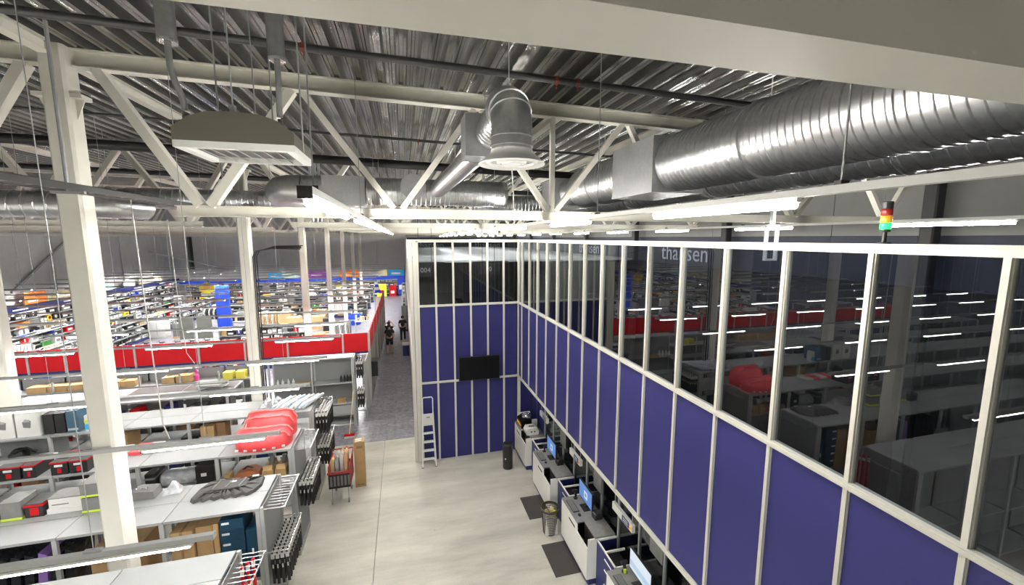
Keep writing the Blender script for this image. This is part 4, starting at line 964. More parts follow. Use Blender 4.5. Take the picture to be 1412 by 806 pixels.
# overhead label bars, notice plates
for i, (a, b) in enumerate(((10.15, 10.75), (7.95, 8.55), (5.78, 6.48))):
    t = T('lane_sign', f'white sign bar with a navy label hanging over the desks, {["farthest","middle","nearest"][i]} of three', 'sign', (3.66, a, 1.86), 'desk sign bars')
    D = b - a
    MB().box(-.03, 0, -.07, .03, D, .07).obj('bar', WPLAST, t)
    MB().box(-.034, .10, -.055, -.03, .34, .055).obj('navy_label', NAVYP, t)
    for z in (-.02, .02): MB().box(-.036, .14, z - .006, -.034, .30, z + .006).obj('printed_line', TXT, t)
    MB().box(-.035, .0, -.065, -.03, .08, .065).obj('yellow_label', CREAM, t); MB().lathe([(.0, -.002), (.02, 0)], (-.037, .04, 0), 8).box(-.037, .025, -.02, -.035, .055, .01).obj('logo', ORANGE, t)
    for y in (.05, D - .05): MB().tube([(0, y, .07), (0, y, Z1 - 1.86 - .001)], .006, 5).obj('hanger', STEEL, t)
for i, (y, z) in enumerate(((5.45, 1.75), (7.6, 1.62), (9.6, 1.6))):
    tag(MB().box(0, -.18, -.2, .012, .18, .2).obj('notice_plate', GREY, None, (3.885, y, z)), f'grey notice plate on the dark glazing behind the desks, {["nearest","middle","farthest"][i]} one', 'plate', 'notice plates')

# ------------------------------------------------------------------ things on the open floor
for i, (x0, x1, a, b) in enumerate(((2.77, 3.34, 8.90, 9.78), (2.77, 3.36, 7.10, 8.02))):
    t = T('floor_mat', f'dark ribbed rubber floor mat, {["beyond the wire bin","nearer the camera than the wire bin"][i]}', 'mat', (x0, a, 0), 'rubber mats')
    w, d = x1 - x0, b - a
    MB().prism([(0, 0), (w, 0), (w, d), (0, d)], 'z', .001, .012).obj('mat_base', RUBBER, t)
    m = MB()
    for k in range(26):
        for j in range(17): m.box(.04 + (w - .08) * j / 17, .04 + (d - .08) * k / 26, .012, .04 + (w - .08) * (j + .6) / 17, .04 + (d - .08) * (k + .6) / 26, .016)
    o = m.obj('stud_relief', RUBBER, t, smooth=False); o['kind'] = 'stuff'
# wire waste bin
t = T('waste_bin', 'dark perforated wire waste bin with paper in it by the service desks', 'bin', (3.10, 8.38, 0))
BINM = mat('bin_metal', (.10, .09, .07), .35, .6)
MB().lathe([(.15, .004), (.155, .02), (.0, .02)], n=24).obj('base', BINM, t)
m = MB()
for k in range(28):
    a = 2 * math.pi * k / 28; m.bar((.15 * math.cos(a), .15 * math.sin(a), .01), (.205 * math.cos(a), .205 * math.sin(a), .60), .012, .006, up=(-math.sin(a), math.cos(a), .01))
for k in range(13):
    z = .03 + .045 * k; r = .15 + .055 * z / .6; m.tube([(0, 0, z - .006), (0, 0, z + .006)], r + .002, 24, cap=False)
m.obj('wire_mesh', BINM, t)
MB().tube([(0, 0, .58), (0, 0, .585), (0, 0, .64), (0, 0, .645)], [.205, .215, .215, .2], 24, cap=False).obj('rim', BINM, t)
BINP = [('white', WPLAST), ('yellow', YEL), ('brown', CARTON), ('white', CREAM)]
for k, (n, mm_) in enumerate(BINP):
    o = MB().lathe([(0, 0), (.06, .02), (.08, .07), (.04, .12), (0, .13)], n=6).obj('paper_scrap', mm_, None, (3.03 + .14 * (k % 2), 8.31 + .14 * (k // 2), .405 + .05 * (k % 2)), rot=(.1, .1, k)); o.scale = (.8, .8, 1); tag(o, f'{["crumpled white", "bright yellow", "brown", "cream"][k]} paper scrap inside the wire waste bin', 'paper', 'bin papers')
MB().box(-.14, -.14, .022, .14, .14, .40).obj('liner', WPLAST, t)
# tall black bin by the end wall
t = T('speaker_bin', 'tall black lidded bin standing by the blue end wall', 'bin', (2.82, 11.3, 0))
MB().lathe([(.145, .0), (.15, .02), (.155, .66), (.15, .70)], n=10).obj('body', BLACK, t)
MB().lathe([(.158, .70), (.16, .74), (.13, .78), (.0, .785)], n=10).obj('lid', BLACK, t)
MB().box(-.12, -.162, .34, -.09, -.14, .38).obj('badge', WPLAST, t)
# television on the end wall
t = T('television', 'black flat television hung on the blue end wall', 'television', (2.15, YE - .12, 2.86))
MB().box(-.63, -.03, -.37, .63, .03, .37).obj('bezel', BLACK, t)
MB().box(-.615, -.034, -.35, .615, -.03, .355).obj('screen', BLACKG, t)
MB().box(-.2, .03, -.2, .2, .075, .2).obj('wall_bracket', BLACK, t)
# step ladder leaning by the end post
t = T('step_ladder', 'white aluminium step ladder by the end post of the glazed partition', 'ladder', (.56, 12.02, 0))
LADM = mat('ladder_alu', (.72, .72, .70), .35, .2)
for s in (-1, 1):
    MB().bar((s * .20, -.12, .01), (s * .15, .08, 1.62), .035, .05).obj('front_stile', LADM, t)
    MB().bar((s * .19, .19, .01), (s * .14, .10, 1.45), .03, .03).obj('rear_stile', LADM, t)
    MB().lathe([(.028, 0), (.026, .03)], (s * .2, -.12, 0), 8).obj('foot', BLACK, t)
MB().tube([(-.15, .08, 1.6), (-.15, .09, 2.05), (-.12, .09, 2.1), (.12, .09, 2.1), (.15, .09, 2.05), (.15, .08, 1.6)], .017, 8).obj('hand_hoop', LADM, t)
for k in range(5):
    f = (k + 1) / 6.2; z = 1.6 * f; w = .20 - .05 * f; y = -.12 + .2 * f
    MB().box(-w, y - .04, z - .03, w, y + .07, z).obj('step', LADM, t)
MB().box(-.15, .0, 1.30, .15, .03, 1.62).obj('tool_tray', WPLAST, t); MB().box(-.05, -.003, 1.50, .05, .0, 1.53).obj('label', GREY, t)
# tall carton on the floor
t = T('tall_carton', 'tall slim brown carton standing alone on the floor beside the red trolley', 'carton', (-1.34, 11.5, 0), rz=R(4))
MB().prism([(-.14, -.13), (.14, -.13), (.14, .16), (-.14, .16)], 'z', .002, 1.30).obj('body', CARTON, t)
MB().box(-.08, -.134, 1.12, .09, -.129, 1.20).box(-.06, -.137, 1.14, .06, -.133, 1.18).obj('printed_mark', CARTOND, t)
MB().box(-.10, -.06, 1.30, .06, .0, 1.304).obj('white_label', WPLAST, t); MB().box(-.10, .04, 1.30, .06, .10, 1.304).obj('white_label', WPLAST, t)
MB().box(.0, -.12, 1.30, .07, -.07, 1.304).obj('dark_mark', CARTOND, t); MB().box(-.10, -.134, .06, .10, -.129, .09).obj('printed_line', CARTOND, t)
# trolley
t = T('shopping_trolley', 'red and black shopping trolley full of clutter at the end of the fourth rack', 'trolley', (-1.765, 11.05, 0))
for sx in (-.2, .2):
    for sy in (-.3, .3):
        MB().lathe([(.0, -.015), (.05, -.015), (.055, 0), (.05, .015), (0, .015)], n=12).obj('wheel', GREY, t, (sx, sy, .056), rot=(0, R(90), 0))
        MB().bar((sx, sy, .08), (sx * .95, sy * .9, .46), .02, .02).bar((sx, sy - .01, .06), (sx, sy - .01, .13), .05, .01).obj('leg', CHROME, t)
TRR = mat('trolley_red', (.35, .03, .03), .5)
x, y, z0, z1 = .26, .36, .46, .95
MB().box(-x, -y, z0, x, y, z0 + .02).obj('basket_floor', BLACK, t)
for a in ((-x, -y, x, -y + .02), (-x, y - .02, x, y)):
    MB().box(a[0], a[1], z0, a[2], a[3], z1 - .1).obj('basket_side', BLACK, t)
for a in ((-x, -y, -x + .02, y), (x - .02, -y, x, y)): MB().box(a[0], a[1], z0, a[2], a[3], z1 + .1).obj('basket_side', TRR, t)
MB().box(-x - .02, -y - .02, z1 - .1, x + .02, -y, z1 - .04).obj('rim', TRR, t)
for k in range(6): MB().box(-x + .04 + .085 * k, -y - .006, z0 + .06, -x + .09 + .085 * k, -y, z1 - .16).obj('bar', GREY, t)
MB().tube([(-x, y, 1.05), (-x, y + .08, 1.12), (x, y + .08, 1.12), (x, y, 1.05)], .018, 7).obj('push_handle', TRR, t)
cl2 = [('cream', CREAM), ('grey', CLEAR), ('white', WPLAST), ('orange', mat('peach', (.72, .42, .22), .5)), ('pink', WRAP), ('pale brown', mat('kraft', (.52, .40, .26), .7)), ('white', WPLAST)]
for k in range(12):
    n, m_ = cl2[k % 7]; hh = .62 + .05 * (k * 5 % 4)
    o = MB().prism([(-.035, 0), (.035, 0), (.045, hh), (.0, hh + .05), (-.04, hh - .04)], 'y', -.05, .05).obj('rolled_paper', m_, None, (-1.955 + .11 * (k % 4), 10.98 + .13 * (k // 4), .486), rot=(0, 0, R(8 * (k % 3 - 1))))
    tag(o, f'{n} strip of wrapping standing in the red trolley', 'wrapping', f'{n} wrappings in the trolley')
goods_box('carton', -1.99, 10.76, .486, -1.59, 10.86, .80, CARTOND, 'brown carton inside the red trolley front', 'carton', face=(CREAM, .2, .8, .3, .8))
t = T('broom', 'broom with a red head and pale handle behind the red trolley', 'broom', (-1.98, 14.45, .09))
MB().tube([(0, 0, .05), (.14, .42, 1.42)], .014, 8).obj('broom_handle', CREAM, t)
MB().box(-.17, -.05, .0, .17, .05, .06).obj('head', RED, t)
MB().prism([(-.17, -.045), (.17, -.045), (.18, .045), (-.18, .045)], 'z', -.08, 0).obj('bristle', WPLAST, t)

# ------------------------------------------------------------------ people
def skin_mesh(name, nodes, edges, root, sub=2):
    keys = list(nodes); me = bpy.data.meshes.new(name + '_skeleton')
    me.from_pydata([nodes[k][0] for k in keys], [(keys.index(a), keys.index(b)) for a, b in edges], [])
    o = bpy.data.objects.new(name, me); COL.objects.link(o)
    md = o.modifiers.new('s', 'SKIN'); md.use_smooth_shade = True
    for i, k in enumerate(keys):
        r = nodes[k][1]; me.skin_vertices[0].data[i].radius = (r, r) if not isinstance(r, tuple) else r
        me.skin_vertices[0].data[i].use_root = (k == root)
    o.modifiers.new('b', 'SUBSURF').levels = sub; o.modifiers['b'].render_levels = sub
    bpy.context.view_layer.update()
    out = bpy.data.meshes.new_from_object(o.evaluated_get(bpy.context.evaluated_depsgraph_get()))
    bpy.data.objects.remove(o); out.name = name
    out.polygons.foreach_set('use_smooth', [True] * len(out.polygons)); return out
def person(label, loc, rz, arms, stride, shorts, h=1.0):
    t = T('person', label, 'person', loc, None, rz); t.scale = (h, h, h)
    N = {'pel': ((0, 0, .96), .12), 'sp': ((0, .01, 1.14), .115), 'ch': ((0, .01, 1.34), .13), 'nb': ((0, 0, 1.48), .07), 'nk': ((0, .01, 1.55), .052), 'hd': ((0, .025, 1.65), .085), 'ht': ((0, .02, 1.73), .07)}
    E_ = [('pel', 'sp'), ('sp', 'ch'), ('ch', 'nb'), ('nb', 'nk'), ('nk', 'hd'), ('hd', 'ht')]
    for s, n in ((-1, 'l'), (1, 'r')):
        e, w = arms[0 if s < 0 else 1]; st = stride * s
        N['sh' + n] = ((s * .18, 0, 1.43), .062); N['el' + n] = ((s * e[0], e[1], e[2]), .043); N['wr' + n] = ((s * w[0], w[1], w[2]), .028)
        d = (Vector(N['wr' + n][0]) - Vector(N['el' + n][0])).normalized(); W_ = Vector(N['wr' + n][0])
        N['pa' + n] = (tuple(W_ + d * .07), .032)
        E_ += [('ch', 'sh' + n), ('sh' + n, 'el' + n), ('el' + n, 'wr' + n), ('wr' + n, 'pa' + n)]
        side = d.orthogonal().normalized()
        for q in range(4):
            N[f'f{q}{n}'] = (tuple(W_ + d * (.15 + .015 * (1 - abs(q - 1.3))) + side * (.022 * (q - 1.5))), .0085); E_.append(('pa' + n, f'f{q}{n}'))
        N['th' + n] = (tuple(W_ + d * .08 + side * .055), .009); E_.append(('wr' + n, 'th' + n))
        N['hp' + n] = ((s * .10, 0, .90), .095); N['kn' + n] = ((s * .12, .03 + st * .5, .50), .06); N['an' + n] = ((s * .13, st, .09), .038); N['to' + n] = ((s * .15, st + .14, .04), .035)
        E_ += [('pel', 'hp' + n), ('hp' + n, 'kn' + n), ('kn' + n, 'an' + n), ('an' + n, 'to' + n)]
    body = skin_mesh('body', N, E_, 'pel'); body.materials.append(SKIN); inst('body', body, t)
    def cloth(name, keys, grow, m, root):
        n2 = {k: (v if len(v) == 3 else v, r) for k, (v, r) in keys.items()}
        ed = [(a, b) for a, b in E_ if a in n2 and b in n2]; me = skin_mesh(name, {k: (v, r + grow) for k, (v, r) in n2.items()}, ed, root); me.materials.append(m); inst(name, me, t)
    sh = {k: N[k] for k in ('pel', 'sp', 'ch', 'nb', 'shl', 'shr')}
    for n in 'lr':
        a, b = Vector(N['sh' + n][0]), Vector(N['el' + n][0]); sh['el' + n] = (tuple(a + (b - a) * .7), .05)
    cloth('shirt', sh, .016, CLOTH, 'pel')
    tr = {k: N[k] for k in ('pel', 'hpl', 'hpr')}
    for n in 'lr':
        if shorts:
            a, b = Vector(N['hp' + n][0]), Vector(N['kn' + n][0]); tr['kn' + n] = (tuple(a + (b - a) * .9), .078)
        else: tr['kn' + n] = N['kn' + n]; tr['an' + n] = (N['an' + n][0], .05)
    cloth('shorts' if shorts else 'trousers', tr, .018, CLOTH, 'pel')
    for n in 'lr':
        cloth('shoe', {'an' + n: (N['an' + n][0], .03), 'to' + n: N['to' + n]}, .014, BLACK, 'an' + n)
    hm = MB().lathe([(.098, -.04), (.105, .02), (.09, .08), (.05, .115), (0, .125)], (0, .0, 1.665), 14); hm.obj('hair', HAIR, t)
    MB().lathe([(.014, 0), (.012, .02), (0, .03)], (0, .115, 1.63), 6).obj('nose', SKIN, t)
    for s in (-1, 1):
        MB().lathe([(0, -.01), (.011, 0), (0, .01)], (s * .035, .105, 1.67), 6).obj('eye', BLACK, t); MB().lathe([(0, -.03), (.016, 0), (0, .03)], (s * .098, .02, 1.65), 6).obj('ear', SKIN, t)
    MB().box(-.025, .1, 1.592, .025, .108, 1.6).obj('mouth', mat('lips', (.4, .14, .12), .5), t)
person('person in black t-shirt and black shorts seen from behind in the aisle', (-.93, 24.85, 0), R(6), [((.27, .02, 1.16), (.30, .16, .98)), ((.28, .0, 1.16), (.24, .14, .98))], .03, True, 1.02)
person('person in black with both hands raised to the head in the aisle', (-.98, 26.1, 0), R(-20), [((.34, .08, 1.52), (.12, .10, 1.74)), ((.34, .06, 1.50), (.12, .08, 1.72))], .02, False, .97)
person('person in long black clothes walking away farther down the aisle', (-.18, 27.95, 0), R(4), [((.25, .03, 1.15), (.22, .18, .96)), ((.25, -.06, 1.15), (.26, .04, .90))], .14, False, .97)

# ------------------------------------------------------------------ far store: gondolas full of goods
PALC = [('black', BLACK, 40), ('white', WPLAST, 34), ('grey', GREY, 12), ('blue', ROYAL, 4), ('navy', NAVYP, 5), ('red', RED, 3), ('yellow', YEL, 2), ('orange', ORANGE, 2), ('green', mat('leaf_green', (.06, .30, .06), .5), 2), ('brown', CARTON, 4)]
wts = [p[2] for p in PALC]
GM = {}
def goods_mesh(kind, cn, m):
    if (kind, cn) in GM: return GM[(kind, cn)]
    if kind == 'product_box': b = MB().prism([(-.46, -.5), (.46, -.5), (.5, -.46), (.5, .5), (-.5, .5), (-.5, -.46)], 'z', 0, 1).box(-.35, -.51, .3, .35, -.495, .7, 1)
    elif kind == 'bottle': b = MB().lathe([(.48, 0), (.5, .6), (.2, .78), (.2, 1)], n=8).box(-.25, -.5, .2, .25, -.4, .5, 1)
    elif kind == 'hanging_pack': b = MB().box(-.48, -.2, 0, .48, .2, .8).box(-.5, -.05, .8, .5, .05, 1, 1)
    elif kind == 'helmet': b = MB().lathe([(.36, 0), (.5, .3), (.46, .65), (.28, .92), (0, 1)], n=10).box(-.3, -.52, .25, .3, -.35, .55, 1)
    elif kind == 'tyre': b = MB().tube([(0, -.2, 0), (0, -.14, 0), (0, .14, 0), (0, .2, 0)], [.42, .5, .5, .42], 16).tube([(0, -.21, 0), (0, .21, 0)], .26, 10, 1)
    else: b = MB().prism([(-.5, .7), (-.35, 1), (.35, 1), (.5, .7), (.4, .1), (.3, 0), (-.3, 0), (-.4, .1)], 'y', -.3, .3).box(-.08, -.31, .3, .08, -.29, .95, 1)
    acc = WPLAST if cn in ('black', 'blue', 'navy', 'red', 'grey', 'green') else (RED if cn == 'yellow' else GREY)
    GM[(kind, cn)] = b.mesh(kind, [m, acc]); return GM[(kind, cn)]
CNT = {}
rnd = random.Random(21)
def fill(t_desc, along, fixed, lo, hi, z, hmax, depth, face, kinds, wmin=.12, wmax=.4, gap=.05, pal=None):
    """one shelf's goods along an axis; each one is its own object"""
    p = lo + .02
    while True:
        w = rnd.uniform(wmin, wmax)
        if p + w > hi: break
        kind = rnd.choice(kinds); cn, m, _ = rnd.choices(pal or PALC, [q[2] for q in (pal or PALC)])[0]
        if CNT.get(kind, 0) >= 290: kind = min(kinds + ['product_box', 'hanging_pack', 'bottle', 'garment'], key=lambda k: CNT.get(k, 0))
        CNT[kind] = CNT.get(kind, 0) + 1
        h = hmax * rnd.uniform(.5, .95); d = depth * rnd.uniform(.6, .9)
        if kind in ('helmet',): h = min(h, .3); w = .3
        if kind == 'bottle': w = min(w, .16); d = w
        zz = z + .003
        if kind == 'tyre': h = min(hmax, .55); zz += h / 2; w = h
        c = p + w / 2; q = fixed + face * (depth / 2)
        loc = (c, q, zz) if along == 'x' else (q, c, zz)
        rz = (0 if face < 0 else math.pi) if along == 'x' else (-math.pi / 2 if face < 0 else math.pi / 2)
        o = inst(kind, goods_mesh(kind, cn, m), None, loc, rot=(0, 0, rz), scale=(w * .96, d, h))
        nm = kind.replace('_', ' '); tag(o, f'{cn} {nm} {t_desc}', nm, f'{cn} {nm} items {t_desc}')
        p += w + rnd.uniform(0, gap)
def gondola(lab, desc, along, fixed, lo, hi, H, levels, sides, kinds, depth=.45, wmin=.14, wmax=.4, gap=.06, hfac=.95, pal=None, m=STEEL):
    t = T('store_gondola', lab, 'gondola', ((lo + hi) / 2, fixed, 0) if along == 'x' else (fixed, (lo + hi) / 2, 0), 'far store gondolas', 0 if along == 'x' else R(90))
    L = (hi - lo) / 2; ys = (-depth if -1 in sides else -.03, depth if 1 in sides else .03)
    if along == 'y': ys = (-ys[1], -ys[0])
    MB().box(-L, -.02, 0, L, .02, H).obj('back_panel', PERF, t)
    MB().box(-L, ys[0], 0, L, ys[1], .14).obj('base', NAVYP, t)
    for a in (-L, L - .03): MB().box(a, ys[0], .14, a + .03, ys[1], H).obj('end_panel', m, t)
    for z in levels[1:]:
        MB().box(-L + .03, ys[0], z - .03, L - .03, ys[1], z).obj('shelf', m, t)
    lv = list(levels) + [H + .15]
    for k in range(len(levels)):
        for s in sides: fill(desc, along, fixed + s * .03, lo + .04, hi - .04, lv[k] if k else .14, (lv[k + 1] - lv[k] - .05) * hfac, depth - .05, s, kinds, wmin, wmax, gap, pal)
    return t
BX = ['product_box', 'product_box', 'hanging_pack', 'bottle']
gondola('long wall gondola under the navy band on the far side wall', 'on the far side wall gondola', 'y', -23.5, 30, 51, 2.1, (.14, .7, 1.3, 1.8), (1,), ['tyre', 'product_box', 'hanging_pack', 'garment'], .55, .45, .9, .1)
gondola('wall gondola under the blue canopy along the end wall, farthest from the aisle', 'on the end wall gondola', 'x', 51.5, -22.5, -12.5, 1.9, (.14, .7, 1.2, 1.7), (-1,), ['product_box', 'hanging_pack', 'garment'], .5, .4, .8)
gondola('wall gondola under the blue canopy along the end wall, nearest the aisle', 'on the end wall gondola by the aisle', 'x', 51.5, -12, .05, 1.9, (.14, .7, 1.2, 1.7), (-1,), ['product_box', 'bottle', 'hanging_pack'], .5, .35, .8)
gondola('store gondola running away from the camera, farthest one to the side wall', 'on the outermost long gondola', 'y', -20.6, 24, 45, 1.5, (.14, .6, 1.1, 1.5), (1,), ['garment', 'helmet', 'product_box', 'hanging_pack'], .6, .4, .8, .05)
gondola('store gondola running away from the camera, second from the side wall', 'on the second long gondola', 'y', -17.6, 23, 44, 1.4, (.14, .6, 1.05, 1.4), (1,), ['product_box', 'helmet', 'garment', 'bottle'], .6, .4, .8, .05)
gondola('low gondola of colourful packs just behind the red fascia', 'on the low gondola behind the red fascia', 'x', 24.2, -10.5, -2.6, .9, (.14, .5, .9), (-1, 1), ['product_box', 'hanging_pack', 'bottle'], .5, .15, .3, .03, pal=[('blue', ROYAL, 3), ('red', RED, 3), ('white', WPLAST, 3), ('black', BLACK, 2), ('yellow', YEL, 1), ('green', MATS['leaf_green'], 1)])
gondola('low gondola crossing the store third behind the red fascia', 'on the third cross gondola', 'x', 30.2, -11.5, -6.2, 1.1, (.14, .6, 1.1), (-1,), ['product_box', 'garment', 'hanging_pack'], .5, .2, .45)
gondola('gondola crossing the store in the middle of the far hall', 'on the middle cross gondola', 'x', 38.4, -14, -3.2, 1.3, (.14, .6, 1.0, 1.3), (-1,), ['product_box', 'garment', 'helmet'], .5, .4, .8)
gondola('gondola crossing the store second from the end wall', 'on the second cross gondola from the end', 'x', 42.4, -16, -3.2, 1.4, (.14, .6, 1.0, 1.4), (-1,), ['product_box', 'garment', 'hanging_pack'], .5, .4, .8)
gondola('gondola crossing the store nearest the end wall', 'on the last cross gondola', 'x', 46.6, -16, -3.2, 1.5, (.14, .6, 1.1, 1.5), (-1,), ['product_box', 'garment', 'hanging_pack'], .5, .35, .7)
gondola('dark shelving standing along the partition side of the aisle', 'on the aisle side shelving', 'y', .16, 31, 47, 1.9, (.14, .75, 1.3, 1.9), (-1,), ['product_box'], .4, .4, .8, .1, pal=[('black', BLACK, 6), ('white', WPLAST, 2), ('grey', GREY, 2)])

# canopies and graphic boards
t = T('wall_canopy', 'navy and white canopy band along the far side wall over the goods', 'canopy', (-23.6, 41, 0))
MB().box(-.35, -11, 2.22, .35, 10.8, 2.55).obj('navy_band', NAVYP, t); MB().box(-.35, -11, 2.12, .36, 10.8, 2.2).obj('light_strip', WPLAST, t)
for k in range(5): MB().box(.352, -9 + 4 * k, 2.34, .358, -7.9 + 4 * k, 2.42).obj('white_print', TXT, t)
t = T('wall_canopy', 'blue canopy band along the end wall over the goods', 'canopy', (-11.5, 51.6, 0))
MB().box(-11.8, -.35, 1.95, 11.6, .35, 2.35).obj('blue_band', ROYAL, t)
MB().box(-11.8, -.33, 1.88, 11.6, .3, 1.94).obj('light_strip', WPLAST, t)
def board(name, label, m, x0, x1, z0, z1, y=51.4, extra=None):
    t = T(name, label, 'board', ((x0 + x1) / 2, y, z0)); w = (x1 - x0) / 2
    MB().box(-w, 0, 0, w, .05, z1 - z0).obj('panel', m, t)
    if extra: MB().box(-w * .6, -.012, (z1 - z0) * .25, w * .5, 0, (z1 - z0) * .5).obj('print', extra, t)
    return t
bx = lambda px: (px - 555) / 573 * 52 * 1.06 + .2
board('graphic_board', 'light blue board above the end wall canopy by the black cables', SKYB, -14.6, -13.2, 2.352, 3.0, extra=TXT)
board('graphic_board', 'pale green and white board above the end wall canopy', mat('pale_green', (.45, .62, .5), .5), -13.1, -11.5, 2.352, 2.85)
board('graphic_board', 'purple board with white print above the end wall canopy', PURP, -10.6, -8.6, 2.352, 3.15, extra=TXT)
board('graphic_board', 'orange board above the end wall canopy between the columns', ORANGE, -7.2, -4.8, 2.352, 3.1, extra=CREAM)
board('graphic_board', 'cream board above the end wall canopy beside the sky blue one', CREAM, -2.9, -1.9, 2.352, 3.05)
board('graphic_board', 'sky blue board above the end wall canopy at the aisle end', SKYB, -1.8, .1, 2.352, 3.1, extra=TXT)
board('display_tower', 'bright blue upright panel with white print at the end of the aisle', ROYAL, -.75, .05, .2, 2.35, 50.9, TXT)
board('display_stand', 'bright red goods stand at the end of the aisle', RED, -1.7, -.9, .003, 1.3, 50.6, WPLAST)
board('display_stand', 'yellow goods stand at the end of the aisle', YEL, -3.1, -2.0, .003, 1.5, 50.6, RED)
for k, (y0, y1, m, n) in enumerate(((33.2, 34.9, ORANGE, 'orange'), (35.0, 39.4, mat('sand_print', (.50, .42, .22), .6, 0, .5, 3), 'sand-coloured picture'), (39.5, 41.6, mat('pale_teal', (.40, .60, .60), .5), 'pale teal'), (43, 44.6, WPLAST, 'white'), (45.2, 49, mat('beach_print', (.55, .5, .35), .6, 0, .5, 3), 'mixed picture'))):
    t = T('wall_board', f'{n} board above the navy band on the far side wall', 'board', (-23.5, (y0 + y1) / 2, 2.58))
    MB().box(0, -(y1 - y0) / 2, 0, .05, (y1 - y0) / 2, .52 if k else .75).obj('panel', m, t)
    MB().box(.05, -(y1 - y0) * .35, .12, .06, (y1 - y0) * .1, .22).obj('print', TXT, t)

# standout things in the far store
t = T('display_tower', 'royal blue display tower with white print in the middle of the far store', 'display', (-12.4, 33.2, 0))
MB().box(-.42, -.1, 0, .42, .1, 3.5).obj('panel', ROYAL, t); MB().box(-.2, -.106, 2.9, .2, -.1, 3.0).obj('print', TXT, t)
t = T('hanging_sign', 'yellow diamond-shaped sign hanging near the royal blue tower', 'sign', (-12.9, 32.2, 3.0))
MB().prism([(0, 0), (.45, .28), (.45, .55), (0, .9), (-.45, .55), (-.45, .28)], 'y', -.04, .04).obj('diamond', YEL, t)
MB().tube([(0, 0, .9), (0, 0, zr(-12.9) - 3.0)], .006, 4).obj('hanger_wire', STEEL, t)
for k in range(3): MB().box(-.2, -.046, .34 + .1 * k, .2, -.04, .38 + .1 * k).obj('print', RED if k == 1 else ORANGE, t)
for k, x in enumerate((-13.6, -12.6)):
    t = T('slat_board', f'dark slatted sample board beside the bicycles, {["first","second"][k]} of two', 'board', (x, 30.6, 0), 'slat boards')
    MB().box(-.42, -.03, .35, .42, .03, 1.75).obj('panel', mat('olive_grey', (.10, .105, .09), .6), t)
    for q in range(5): MB().box(-.40, -.045, .45 + .26 * q, .40, -.03, .62 + .26 * q).obj('slat', MATS['olive_grey'], t)
    for s in (-.4, .4): MB().bar((s, 0, 0), (s, 0, .4), .05, .05).obj('leg', UPR, t)
goods_box('white_cabinet', -16.98, 33.2, 0, -16.05, 33.9, 1.15, WPLAST, 'white cabinet beside the bicycles in the far store', 'cabinet', face=(GREY, .48, .5, .1, .9))
t = T('wooden_counter', 'pale wooden counter in the far store beside the cables', 'counter', (-9.8, 35.6, 0))
MB().box(-1.2, -.35, 0, 1.2, .35, 1.0).obj('body', WOOD, t); MB().box(-1.25, -.4, 1.0, 1.25, .4, 1.06).obj('top', CREAM, t)
for k, (x, w) in enumerate(((-8.0, .95), (-6.4, 1.0))):
    t = T('wooden_crate', f'pale wooden crate in the far store, {["nearer the black cables","nearer the aisle"][k]}', 'crate', (x, 33.6, 0), 'wooden crates')
    for q in range(5): MB().box(-w / 2, -.4, (.05 + .19 * q) if q else 0, w / 2, -.37, .22 + .19 * q).obj('plank', WOOD, t)
    MB().box(-w / 2, -.36, .05, w / 2, .4, .98).obj('body', WOOD, t)
t = T('blue_bin', 'royal blue sales bin with white print in the far store', 'bin', (-3.95, 34.6, 0))
MB().lathe([(.5, .0), (.62, .75), (.58, .75), (.48, .05), (0, .05)], n=20).obj('tub', ROYAL, t); text('print', 'thansen', .22, TXT, t, (0, -.585, .45), (R(84), 0, 0))
t = T('navy_crate', 'small navy crate with a white rim standing by the partition in the aisle', 'crate', (-.02, 24.6, 0))
MB().box(-.17, -.28, 0, .17, .28, .62).obj('body', NAVYP, t); MB().box(-.19, -.3, .62, .19, .3, .68).obj('rim', WPLAST, t)
t = T('sales_flag', 'blue and white pointed flag standing over the aisle island', 'flag', (-2.0, 30.2, 0))
MB().tube([(0, 0, 0), (0, 0, 4.1)], .02, 6).obj('pole', CHROME, t); MB().lathe([(.2, 0), (.2, .03), (.03, .05)], n=10).obj('foot', BLACK, t)
for q in range(5): MB().add([(.02, 0, 3.0 + .2 * q), (.42 - .06 * q, .3 - .05 * q, 3.0 + .2 * q), (.36 - .06 * q, .26 - .05 * q, 3.2 + .2 * q), (.02, 0, 3.2 + .2 * q), (.02, .01, 3.0 + .2 * q), (.42 - .06 * q, .31 - .05 * q, 3.0 + .2 * q), (.36 - .06 * q, .27 - .05 * q, 3.2 + .2 * q), (.02, .01, 3.2 + .2 * q)], [(0, 1, 2, 3), (7, 6, 5, 4), (0, 4, 5, 1), (2, 6, 7, 3), (1, 5, 6, 2), (0, 3, 7, 4)]).obj('cloth_band', ROYAL if q % 2 == 0 else WPLAST, t)
